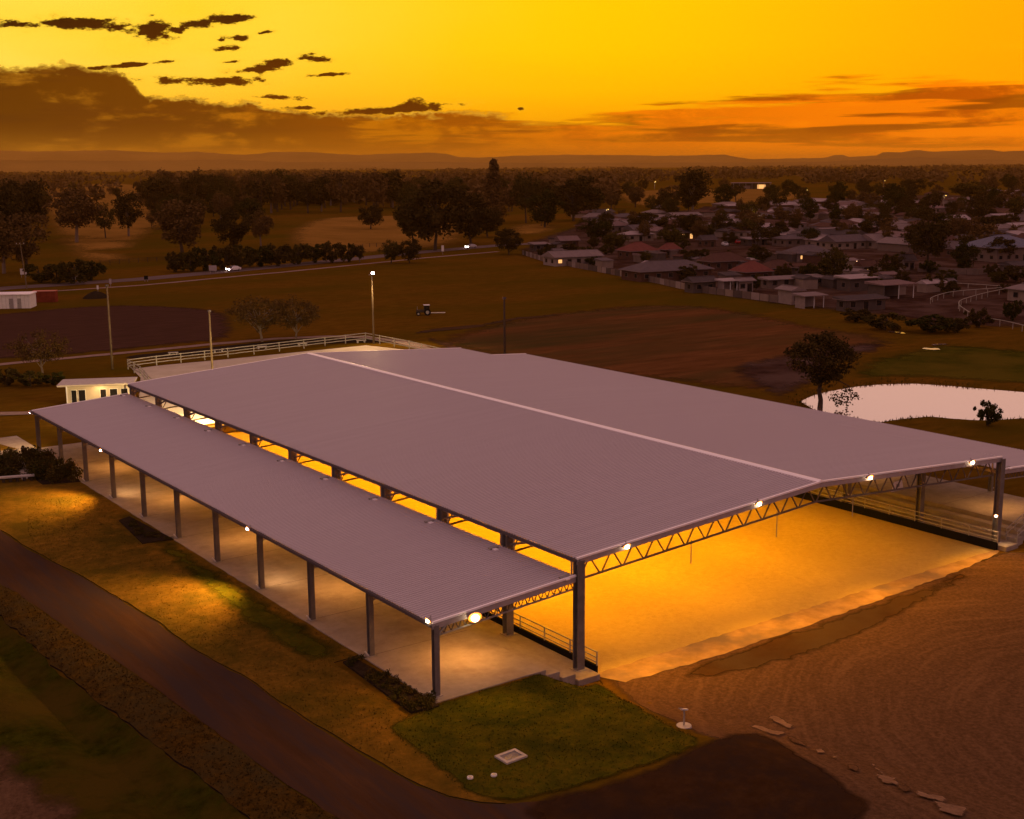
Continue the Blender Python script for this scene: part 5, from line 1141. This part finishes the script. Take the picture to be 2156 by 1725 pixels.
MB().bar((1.5, 0, .6), (5.6, .2, .55), .25, .18).obj('boom', 'white', t); MB().bar((-1.6, .2, 1.45), (-1.6, .2, 2.2), .09).obj('exhaust', 'steel', t)
# white shed, red container, mound, signs, utility pole
p = G(26, 650); t = thing('white_shed', 'white rectangular shed with a bright roof at the picture edge', 'shed', p, rad(-30))
MB().box(-5.5, 3.9, 0, 5, -.2, 3.0).obj('wall', 'white', t); rf = MB().box(-5.7, 4.1, -.3, 5.3, 3.002, 3.2).obj('roof', 'flash', t)
for i in range(12): MB().box(-5.3+i*.8, -5.26+i*.8, -.03, -.002, -.1, 2.95).obj('wall_rib', 'fascia', t)
for x, w2 in ((-.6, .9), (1.2, .8)): f = MB().box(x, x+w2, -.05, -.031, -.1, 2.2).obj('door', 'steel', t); MB().box(x+.1, x+.18, -.09, -.052, 1, 1.15).obj('handle', 'black', f)
p = G(93, 637); t = thing('shipping_container', 'rusty red shipping container beside the white shed', 'container', p, rad(-30)); redm = mat('container_red', (.22, .045, .025), .6, (.14, .03, .018), 1, 4)
MB().box(-2.6, 2.6, 0, 2.3, -.05, 2.5).obj('body', redm, t); MB().box(-2.65, 2.65, -.05, 2.35, 2.502, 2.6).obj('roof', mat('container_roof', (.5, .2, .14), .6), t)
for i in range(17): MB().box(-2.5+i*.31, -2.38+i*.31, -.06, -.002, .05, 2.45).obj('wall_rib', redm, t)
for x in (-2.55, 2.55): MB().box(x-.07, x+.07, -.08, -.062, -.05, 2.55).obj('corner_post', redm, t)
p = G(202, 628); b = MB(); rm = random.Random(8); nr, na = 7, 20
for i in range(nr):
    for j in range(na):
        a = 6.283*j/na; q = i/(nr-1); b.v.append((math.cos(a)*3.2*q*rm.uniform(.92, 1.08), math.sin(a)*2.4*q*rm.uniform(.92, 1.08), 1.7*(1-q**1.6)+rm.uniform(-.08, .08)-(.2 if i == nr-1 else 0)))
for i in range(nr-1):
    for j in range(na): b.f.append((i*na+j, i*na+(j+1) % na, (i+1)*na+(j+1) % na, (i+1)*na+j))
o = b.obj('soil_mound', 'mulch', None, True); o.location = p; tag(o, 'dark heap of soil beside the ploughed paddock', 'mound')
def signpost(sx, sb, stp, sw, label, m='white', two=True):
    p = Gs(sx, sb); D = (p-CAM).length; k = S*D/F; H2 = (sb-stp)*k; w2 = sw*k; t = thing('road_sign', label, 'sign', p, -YAW)
    MB().box(-w2/2, w2/2, -.05, .05, H2*.35, H2).obj('panel', m, t)
    for x in ((-w2*.35, w2*.35) if two else (0,)): MB().bar((x, .08, -.3), (x, .08, H2*.95), .09).obj('post', 'steel', t)
signpost(183, 690, 670, 18, 'pale sign board before the roadside hedge'); signpost(520, 668, 649, 18, 'grey sign board beside the white car', 'fascia'); signpost(58, 678, 658, 14, 'pale square board on posts by the utility pole')
signpost(357, 688, 674, 9, 'dark small sign on the road shoulder', 'black'); signpost(1081, 622, 600, 6, 'white marker post by the highway', 'white', False); signpost(239, 712, 698, 4, 'thin marker post near the soil heap', 'white', False); signpost(270, 700, 682, 5, 'grey marker post at the path', 'fascia', False)
p = Gs(66, 706); t = thing('utility_pole', 'tall utility pole with a crossarm at the picture edge', 'utility pole', p); Hh = 106*S*(p-CAM).length/F
MB().tube([(0, 0, -.3), (-.8, 0, Hh)], [.17, .12], 8).obj('pole', 'timber', t); MB().bar((-1.9, .3, Hh-.5), (.3, -.3, Hh-.5), .12).obj('crossarm', 'timber', t)
for x in (-1.7, -.9, .1): MB().tube([(x, 0, Hh-.42), (x, 0, Hh-.2)], [.06, .05], 6).obj('insulator', 'white', t)
# post and wire fence along the paddock beyond the highway
wf = thing('wire_fence', 'dark post and wire fence along the tan paddock', 'fence', (0, 0, 0)); a, c = Gs(245, 648), Gs(1000, 598)
for i in range(40): q = a.lerp(c, i/39); MB().bar((q.x, q.y, -.2), (q.x, q.y, 1.5), .14).obj('post', 'dark_pole', wf)
for z in (.5, .95, 1.35): MB().bar((a.x, a.y, z), (c.x, c.y, z), .05).obj('wire', 'dark_pole', wf)

# ------------------------------------------------------------------ haze over the plain
hm = bpy.data.materials.new('evening_haze'); hm.use_nodes = True; tr = hm.node_tree; tr.nodes.clear()
pv = tr.nodes.new('ShaderNodeVolumePrincipled'); pv.inputs['Color'].default_value = (1, .52, .07, 1); pv.inputs['Density'].default_value = 3.3e-5; pv.inputs['Anisotropy'].default_value = .5
mo = tr.nodes.new('ShaderNodeOutputMaterial'); tr.links.new(pv.outputs[0], mo.inputs['Volume'])
hz = MB().box(-24000, 30000, -6000, 30000, -60, 230).obj('haze', hm); tag(hz, 'warm evening haze over the plain', kind='stuff')
